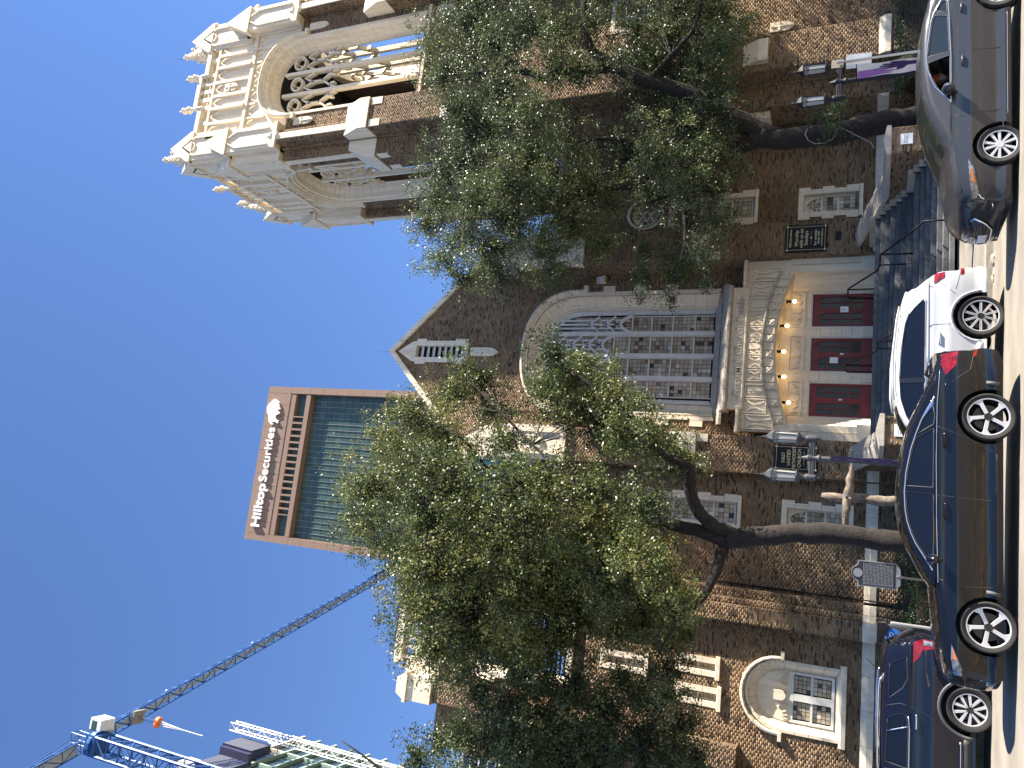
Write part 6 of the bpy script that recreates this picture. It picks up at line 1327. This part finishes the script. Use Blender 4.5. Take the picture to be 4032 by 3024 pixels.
c.body(wins, (.44, 1.25), (2.75, 3.5)); c.seats((1.15, 2.1))
c.line('chrome_trim', [(.66, .99), (.88, 1.125), (1.0, 1.2), (1.14, 1.26), (1.3, 1.31), (1.45, 1.335), (1.7, 1.35), (1.99, 1.335), (2.33, 1.28), (2.55, 1.22), (2.75, 1.155), (2.92, 1.08), (3.08, .995)], .011, chrome, .0)
c.add('chrome_trim', [[(2.75, 1.155), (2.92, 1.085), (3.1, 1.0), (2.97, 1.01), (2.86, 1.08)]], chrome, .004)
c.line('chrome_trim', [(.5, .925), (1.3, .95), (2.2, .965), (3.0, .96), (3.5, .93)], .007, chrome, .004)
for L in ([(2.66, .95), (2.55, .7), (2.46, .5), (2.33, .28), (2.3, .2)], [(1.69, .96), (1.67, .6), (1.66, .22)], [(.55, .9), (.48, .68), (.5, .4), (.53, .22)], [(-.45, .8), (-.42, .66)], [(3.3, .78), (3.5, .55), (3.85, .5)], [(.53, .23), (1.6, .225), (2.3, .24)]): c.line('panel_gap', L, .0045, plastic, -.001)
c.add('tail_lamp', [[(3.4, .86), (3.58, .915), (3.78, .91), (3.84, .7), (3.57, .73)]], redl, .006); c.add('head_lamp', [[(-.28, .76), (-.45, .7), (-.64, .635), (-.84, .63), (-.84, .72), (-.48, .765)]], clearl, .006); c.add('indicator', [[(-.33, .745), (-.45, .71), (-.52, .69), (-.5, .74)]], amber, .009)
c.add('bumper_vent', [[(-.66, .56), (-.8, .6), (-.88, .5), (-.86, .36), (-.72, .34)]], plastic, .004); c.add('reflector', [[(3.72, .52), (3.9, .5), (3.9, .46), (3.74, .48)]], redl, .006)
c.line('character_line', [(.1, .84), (1.0, .83), (2.0, .84), (3.3, .86)], .01, blk, -.004)
for x in (.43, 3.28): c.line('splash_guard', [(x, .2), (x+.02, .36)], .03, clad, .0)
handle(c, 1.37, 1.6, .85, blk); handle(c, 2.36, 2.58, .865, blk); wing_mirror(c, .8, 1.0, blk)
m = MB(); m.tube([(3.55, 0, .99), (3.6, 0, 1.05), (3.75, 0, 1.02)], [.02, .03, .01], 6); m.build('roof_fin', blk, c.root)
# ---- white estate car at the kerb
wht = paint('white_car_paint', (.48, .49, .505), .0, .3)
T = [(-3.6, .25), (-3.8, .27), (-3.86, .5), (-3.82, .82), (-3.7, .96), (-3.3, 1.04), (-2.7, 1.1), (-2.4, 1.16), (-2.1, 1.38), (-1.92, 1.5), (-1.74, 1.585), (-1.56, 1.635), (-1.38, 1.665), (-1.1, 1.69), (-.72, 1.69), (-.28, 1.665), (.14, 1.62), (.4, 1.575), (.55, 1.54), (.5, 1.5), (.62, 1.34), (.78, 1.18), (.9, 1.07), (.96, .9), (.98, .7), (1.04, .62), (1.05, .45), (1.03, .36), (.96, .28), (.7, .25)]
c = Car('estate_car', 'white estate car with dark windows parked before the church steps', (4.44, 15.0+.97, -.075), 1.94, T, (-2.85, 0), .365, .43, .28, lambda x: 1.17, wht, cglass, None, (alloy, alloy_dk, alloy_dk), sp_ten_even)
c.rim = .765
wins = [[(-2.0, 1.21), (-2.02, 1.36), (-1.85, 1.47), (-1.6, 1.555), (-1.4, 1.59), (-1.19, 1.6), (-1.2, 1.22)], [(-1.12, 1.6), (-.72, 1.59), (-.38, 1.565), (-.09, 1.525), (.07, 1.475), (.18, 1.4), (.33, 1.26), (.28, 1.22), (-1.13, 1.22)]]
c.body(wins, (-2.42, -1.6), (.5, .86)); c.seats((-1.6, -.7))
c.line('chrome_trim', [(-2.0, 1.2), (-1.1, 1.205), (.3, 1.205), (.34, 1.26)], .011, chrome, .0); c.line('chrome_trim', [(-2.05, 1.37), (-1.8, 1.5), (-1.5, 1.59), (-1.1, 1.62), (-.6, 1.605), (-.1, 1.545), (.1, 1.49)], .009, wht, .006)
c.add('tail_lamp', [[(.62, 1.09), (.86, 1.09), (.9, .92), (.75, .92)]], redl, .008); c.add('reflector', [[(.8, .67), (1.0, .68), (1.02, .62), (.84, .62)]], redl, .006)
for L in ([(-.2, 1.2), (-.15, 1.09), (-.15, .83)], [(-1.16, 1.18), (-1.15, .7), (-1.13, .4)], [(.5, .75), (.62, .72), (.95, .66)], [(.55, 1.1), (.6, 1.2)], [(.4, .75), (.62, .98), (.78, 1.12)], [(-2.1, 1.15), (-2.15, .7), (-2.1, .4)]): c.line('panel_gap', L, .005, clad, -.001)
for x in (0, -2.85): c.line('arch_lip', [(x+.46*math.cos(R(a)), .365+.46*math.sin(R(a))) for a in range(0, 181, 12)], .02, wht, .0)
c.line('sill_strip', [(-.48, .38), (-2.4, .38)], .06, wht, -.02)
c.add('door_pillar', [[(-1.21, 1.215), (-1.2, 1.605), (-1.11, 1.605), (-1.12, 1.215)]], alloy_dk, .004)
handle(c, -.52, -.3, 1.0, wht); handle(c, -1.5, -1.28, 1.0, wht); wing_mirror(c, -1.95, 1.2, blk)
for sd in (-1, 1):
    m = MB(); m.tube([c.P(x, c.top(x)-.06, sd, -.05)+Vector((0, 0, .1)) for x in (.25, 0, -.6, -1.2, -1.5)], [.01, .018, .018, .018, .01], 6); m.build('roof_rail', wht, c.root, True)
# ---- dark blue utility at the kerb, left
dbl = paint('dark_blue_car_paint', (.0045, .0055, .012), .0, .2)
T = [(-3.6, .3), (-3.82, .32), (-3.86, .7), (-3.75, 1.0), (-3.2, 1.12), (-2.6, 1.18), (-2.35, 1.28), (-1.8, 1.64), (-1.6, 1.71), (-1.3, 1.755), (-.83, 1.775), (0, 1.77), (.4, 1.75), (.7, 1.72), (.94, 1.68), (.88, 1.62), (.99, 1.48), (1.1, 1.31), (1.16, 1.2), (1.18, 1.0), (1.15, .9), (1.2, .76), (1.2, .5), (1.12, .33), (.8, .3)]
c = Car('utility_car', 'dark blue utility vehicle with chrome roof rail at the left edge', (-2.29, 16.2+1.0, -.07), 2.0, T, (-2.87, 0), .378, .45, .3, lambda x: 1.29, dbl, cglass, None, (alloy, alloy, alloy_dk), sp_double)
c.rim = .70
wins = [[(.55, 1.63), (.72, 1.36), (.34, 1.34), (.16, 1.42), (-.06, 1.64)], [(-.42, 1.65), (-.33, 1.57), (-.27, 1.43), (-.29, 1.34), (-.49, 1.325), (-1.17, 1.325), (-1.14, 1.67)], [(-1.25, 1.67), (-1.28, 1.325), (-2.2, 1.315), (-1.75, 1.62), (-1.55, 1.66)]]
c.body(wins, (-2.32, -1.65), (.9, 1.14)); c.seats((-1.7, -.8))
c.line('chrome_trim', [(-.29, 1.32), (-.5, 1.305), (-1.2, 1.305), (-2.2, 1.295)], .012, chrome, .002)
c.line('pillar_trim', [(-.3, 1.42), (-.52, 1.66)], .012, chrome, .0) if 0 else c.line('pillar_trim', [(-.47, 1.33), (-.62, 1.66)], .01, chrome, -.002)
c.add('tail_lamp', [[(1.04, 1.26), (1.15, 1.1), (1.12, .93), (.97, .91), (.88, 1.12), (.77, 1.15), (.63, 1.26)]], redl, .008); c.add('reverse_lamp', [[(1.0, 1.1), (1.12, 1.1), (1.1, .96), (1.0, .96)]], clearl, .012)
for L in ([(-.2, 1.7), (-.1, 1.45), (-.14, 1.2), (-.3, .85)], [(-1.22, 1.3), (-1.22, .8), (-1.2, .4)], [(.5, 1.05), (.9, 1.06)]): c.line('panel_gap', L, .005, plastic, -.001)
for x in (0, -2.87): c.line('arch_cladding', [(x+.475*math.cos(R(a)), .378+.475*math.sin(R(a))) for a in range(-5, 186, 10)], .035, clad, -.012)
c.line('rocker_cladding', [(-.5, .42), (-2.4, .42)], .07, plastic, -.02); c.line('rocker_trim', [(-.55, .52), (-2.3, .52)], .012, chrome, .03)
c.add('side_vent', [[(.25, 1.02), (.5, 1.06), (.5, 1.04), (.3, .99)]], plastic, .006)
handle(c, -.5, -.22, 1.2, chrome); handle(c, -1.55, -1.3, 1.2, chrome); wing_mirror(c, -2.1, 1.3, dbl)
for sd in (-1, 1):
    m = MB(); P = [c.P(x, c.top(x)-.05, sd, -.04)+Vector((0, 0, .09)) for x in (.32, .2, 0, -.6, -1.2, -1.7)]; P[0].z -= .06
    m.tube(P, [.015, .02, .022, .022, .022, .015], 8); m.build('roof_rail', chrome, c.root, True)
    m = MB(); p = P[0]; m.tube([p+Vector((.1, 0, -.04)), p+Vector((-.12, 0, .0))], [.02, .035], 8); m.build('rail_foot', clad, c.root, True)
m = MB(); p = Vector((.3, 0, 1.8)); m.tube([p, p+Vector((.18, 0, .22))], .006, 5); m.build('aerial', MT['black'], c.root)
# ---- grey hatchback at the right edge, driver's window open
gry = paint('grey_car_paint', (.036, .037, .041), .2, .3)
T = [(-.75, .18), (-1.0, .18), (-1.12, .22), (-1.17, .33), (-1.19, .5), (-1.17, .64), (-1.12, .73), (-1.0, .81), (-.77, .89), (-.45, .95), (-.13, .985), (.02, 1.0), (.17, 1.06), (.42, 1.165), (.65, 1.25), (.84, 1.31), (1.08, 1.36), (1.27, 1.39), (1.55, 1.412), (1.8, 1.42), (2.05, 1.42), (2.33, 1.4), (2.61, 1.36), (2.89, 1.3), (3.16, 1.2), (3.4, 1.08), (3.6, 1.02), (3.68, .9), (3.7, .6), (3.66, .35), (3.5, .2)]
c = Car('hatchback_car', 'grey hatchback car with its driver window down, cut by the right edge', (6.54, 12.82+.9, -.03), 1.8, T, (0, 2.7), .318, .375, .17, lambda x: .975+.02*max(0, x-1), gry, cgreen, None, (alloy, alloy_dk, alloy), sp_ten, nose=.3)
c.rim = .72
openw = [(.93, .995), (.95, 1.07), (1.14, 1.175), (1.33, 1.245), (1.45, 1.285), (1.62, 1.31), (1.65, 1.005)]
wins = [[(1.74, 1.315), (1.91, 1.3), (2.36, 1.255), (2.46, 1.225), (2.38, 1.04), (1.72, 1.01)], [(2.53, 1.2), (2.68, 1.12), (2.66, 1.06), (2.45, 1.045)]]
cls = Car.add
c.body(wins+[openw], (.06, 1.15), (2.95, 3.4)); c.seats((1.35, 2.2))
for o in [o for o in c.root.children if o.name.startswith('side_window')]:      # the near front window is wound down
    cen = sum((Vector(v.co) for v in o.data.vertices), Vector())/len(o.data.vertices)
    if cen.y < 0 and .8 < cen.x < 1.66: bpy.data.objects.remove(o)
c.line('chrome_trim', [(.82, .985), (1.14, 1.2), (1.33, 1.27), (1.5, 1.315), (1.7, 1.335), (1.91, 1.325), (2.36, 1.28), (2.5, 1.24), (2.7, 1.14), (2.72, 1.04)], .01, chrome, .0); c.line('chrome_trim', [(.8, .985), (1.6, .99), (2.4, 1.025), (2.72, 1.045)], .008, chrome, .002)
for L in ([(1.68, .98), (1.66, .6), (1.66, .22)], [(.57, .93), (.55, .8), (.57, .5), (.6, .23)], [(2.75, 1.0), (2.6, .7), (2.35, .5)], [(.2, .96), (-.3, .9), (-.8, .82)], [(-.35, .76), (-.38, .66)]): c.line('panel_gap', L, .0045, plastic, -.001)
c.add('head_lamp', [[(-.22, .745), (-.4, .66), (-.84, .6), (-1.0, .62), (-1.04, .68), (-.5, .73)]], clearl, .008); c.add('indicator', [[(-.36, .715), (-.46, .675), (-.62, .65), (-.6, .7)]], amber, .012)
c.add('fog_lamp_recess', [[(-.72, .42), (-1.0, .5), (-1.05, .3), (-.85, .25)]], plastic, .006); c.line('wing_trim', [(-.9, .6), (-1.0, .57), (-1.08, .5)], .014, chrome, .01)
c.line('sill_strip', [(.5, .22), (2.3, .22)], .005, chrome, .0)  # thin bright strip standing in for the highlight along the sill
handle(c, 1.42, 1.6, .83, gry); handle(c, 2.38, 2.55, .85, gry); wing_mirror(c, .98, 1.03, gry, .26, h=.095)
# grille, badge and plate on the nose
def on_nose(y, z, out=0.):
    zz = [(p[1], p[0]) for p in c.T[1:8]]; x = np.interp(z, [q[0] for q in zz], [q[1] for q in zz]); h = c.hw(x, z); return Vector((c.xm(x, abs(y)/h)-out, y, z))
def nose_patch(name, yz, out, mat):
    m = MB(); n = len(yz); cy, cz = sum(p[0] for p in yz)/n, sum(p[1] for p in yz)/n
    rings = [[on_nose(cy+(y-cy)*k, cz+(z-cz)*k, out) for y, z in yz] for k in (1, .66, .33)]
    m.v = [tuple(p) for r_ in rings for p in r_]+[tuple(on_nose(cy, cz, out))]
    m.f = [(a*n+i, a*n+(i+1) % n, (a+1)*n+(i+1) % n, (a+1)*n+i) for a in range(2) for i in range(n)]+[(2*n+i, 2*n+(i+1) % n, 3*n) for i in range(n)]
    return m.build(name, mat, c.root, True)
gr = [(-.5, .64), (-.44, .71), (.44, .71), (.5, .64), (.42, .45), (.28, .36), (-.28, .36), (-.42, .45)]
nose_patch('grille', gr, .02, alloy_dk)
m = MB(); P = [on_nose(y, z, .026) for y, z in [(-.46, .66), (-.5, .62), (-.43, .45), (-.3, .355), (0, .345), (.3, .355), (.43, .45), (.5, .62), (.46, .66)]]; m.tube(P, .016, 6); m.build('grille_surround', chrome, c.root, True)
for k in range(7): m = MB(); z = .4+k*.042; m.tube([on_nose(y, z, .026) for y in (-.4, -.2, 0, .2, .4)], .005, 4); m.build('grille_bar', alloy_dk, c.root)
nose_patch('number_plate', [(-.16, .4), (.16, .4), (.16, .53), (-.16, .53)], .03, MT['white'])
m = MB(); m.tube([on_nose(.075*math.cos(R(a)), .61+.055*math.sin(R(a)), .025) for a in range(0, 361, 30)], .009, 6); m.tube([on_nose(-.06, .63, .025), on_nose(-.02, .6, .025), on_nose(0, .58, .025), on_nose(.02, .6, .025), on_nose(.06, .63, .025)], .007, 5); m.build('badge', chrome, c.root, True)
nose_patch('lower_intake', [(-.6, .3), (.6, .3), (.55, .22), (-.55, .22)], .008, plastic)
m = MB(); m.lathe((1.0, -.36, .95), [(.17, -.012), (.185, 0), (.17, .012), (.16, 0)], 20, axis='x'); m.build('steering_wheel', plastic, c.root, True); m = MB(); m.box(.45, .95, -.7, .7, .7, .95); m.build('dashboard', plastic, c.root, bevel=.05)
MAZ = c
# ---- the driver
per = thing('person', (8.1, 13.42, .35), 'driver in the grey car looking out, wearing a red orange hat and black top', 'person', local=True)
cloth = M('black_clothing', (.012, .012, .014), .85, var=.1); hatm = M('red_orange_knit', (.42, .06, .012), .9, var=.25, scale=30)
def skinned(name, joints, edges, mat, parent, root=0, sub=2):
    me = bpy.data.meshes.new(name); me.from_pydata([j[:3] for j in joints], edges, []); o = part(name, me, parent); me.materials.append(mat)
    md = o.modifiers.new('skin', 'SKIN'); md.use_smooth_shade = True
    sv = me.skin_vertices[0].data
    for i, j in enumerate(joints): sv[i].radius = (j[3], j[4] if len(j) > 4 else j[3])
    sv[root].use_root = True; ss = o.modifiers.new('sub', 'SUBSURF'); ss.levels = ss.render_levels = sub; return o
# local axes: -x is ahead, -y towards the open window
J = [(0, 0, 0, .16, .13), (.03, 0, .22, .16, .12), (.05, 0, .42, .17, .11), (.04, -.01, .53, .07, .06), (.02, -.02, .6, .055, .055), (.03, .18, .44, .07), (-.12, .24, .25, .055), (-.38, .16, .3, .045), (.03, -.18, .44, .07), (-.12, -.24, .26, .055), (-.38, -.16, .32, .045), (-.3, .1, .02, .09), (-.55, .12, -.02, .075), (-.3, -.1, .02, .09), (-.55, -.12, -.02, .075)]
body_ = skinned('body', J, [(0, 1), (1, 2), (2, 3), (3, 4), (2, 5), (5, 6), (6, 7), (2, 8), (8, 9), (9, 10), (0, 11), (11, 12), (0, 13), (13, 14)], cloth, per)
# head turned towards the camera
hc = Vector((.0, -.03, .72)); fd = Vector((-.55, -.83, .0)).normalized(); sdv = Vector((fd.y, -fd.x, 0))
m = MB(); NH = 16; 
for i in range(13):
    a = math.pi*i/12; rad = math.sin(a); zz = math.cos(a)*.125
    for j in range(NH):
        b = 2*math.pi*j/NH; fx, fs = math.cos(b)*rad, math.sin(b)*rad
        w_ = .078 if zz > -.05 else .078-(-.05-zz)*.25; dpt = .098
        q = hc+fd*(fx*dpt)+sdv*(fs*w_)+Vector((0, 0, zz))
        if fx > .5 and zz < -.04: q += fd*.008
        m.v.append(tuple(q))
m.f = [(i*NH+j, i*NH+(j+1) % NH, (i+1)*NH+(j+1) % NH, (i+1)*NH+j) for i in range(12) for j in range(NH)]
head = m.build('head', skin, per, True)
m = MB(); m.tube([hc+fd*.095+Vector((0, 0, .02)), hc+fd*.108+Vector((0, 0, -.005)), hc+fd*.122+Vector((0, 0, -.026)), hc+fd*.1+Vector((0, 0, -.036))], [.009, .012, .017, .01], 7); m.build('nose', skin, head, True)
m = MB(); m.tube([hc+fd*.093+sdv*.03+Vector((0, 0, -.066)), hc+fd*.103+Vector((0, 0, -.068)), hc+fd*.093-sdv*.03+Vector((0, 0, -.066))], [.004, .008, .004], 6); m.build('mouth', M('lips', (.35, .12, .1), .5), head, True)
for s_ in (-1, 1):
    m = MB(); e = hc+fd*.086+sdv*s_*.034+Vector((0, 0, .012)); m.lathe(e, [(0, -.011), (.012, -.006), (.012, .006), (0, .011)], 8); m.build('eye', M('eye', (.03, .02, .015), .2) if s_ < 0 else bpy.data.materials['eye'], head, True)
    m = MB(); e = hc+sdv*s_*.08; m.lathe(e, [(0, -.03), (.014, -.015), (.016, .015), (0, .03)], 8); m.build('ear', skin, head, True)
    hp = Vector((-.38, s_*.16, .31))
    for k in range(5):
        o_ = Vector((-.02-.012*k, 0, .03-.018*k)) if k < 4 else Vector((0, 0, .05)); m = MB(); m.tube([hp+o_*.3, hp+o_+Vector((-.05, 0, 0)), hp+o_+Vector((-.075, -s_*.02, -.02)), hp+o_+Vector((-.06, -s_*.035, -.03))], [.012, .01, .009, .007], 6); m.build('finger', skin, body_, True)
m = MB()
for i in range(8):
    a = math.pi/2*i/7; z = math.sin(a)*.14; r_ = math.cos(a)
    for j in range(NH): b = 2*math.pi*j/NH; q = hc+fd*(math.cos(b)*r_*.108)+sdv*(math.sin(b)*r_*.09)+Vector((0, 0, .03+z-(.05 if math.cos(b) < 0 else 0)*(1-i/7))); m.v.append(tuple(q))
m.f = [(i*NH+j, i*NH+(j+1) % NH, (i+1)*NH+(j+1) % NH, (i+1)*NH+j) for i in range(7) for j in range(NH)]; m.build('hat', hatm, per, True)
# ---- broken concrete at the kerb ramp, a coil of cable on the right oak
rb = M('rubble', (.4, .36, .29), .95, var=.3, bump=.8)
for k in range(7):
    m = MB(); x, y = 6.0+rnd.uniform(0, 1.3), 17.5+rnd.uniform(-.12, .25); r_ = rnd.uniform(.07, .16)
    m.lathe((x, y, road_z(x, y)-.02), [(0, 0), (r_, .01), (r_*.9, r_*.4), (r_*.4, r_*.6), (0, r_*.62)], 6, rot=rnd.random()); m.v = [(a+rnd.uniform(-.03, .03), b+rnd.uniform(-.03, .03), z) for a, b, z in m.v]
    o = m.build('broken_concrete', rb); tag(o, 'lump of broken concrete at the kerb between the grey and white cars', 'rubble', 'broken concrete lumps')
m = MB(); P = [(13.9+.35*math.cos(a*.7)*(1 if a < 9 else 1.2), 25.45, 4.0-.06*a+.35*math.sin(a*.7)) for a in range(0, 10)]+[(13.7, 25.45, 2.6), (13.4, 25.4, 2.2), (13.2, 25.4, 2.1)]
m.tube(P, .013, 6); o = m.build('cable', M('grey_cable', (.3, .3, .28), .6), None, True); tag(o, 'looped grey cable hanging on the right oak trunk', 'cable')
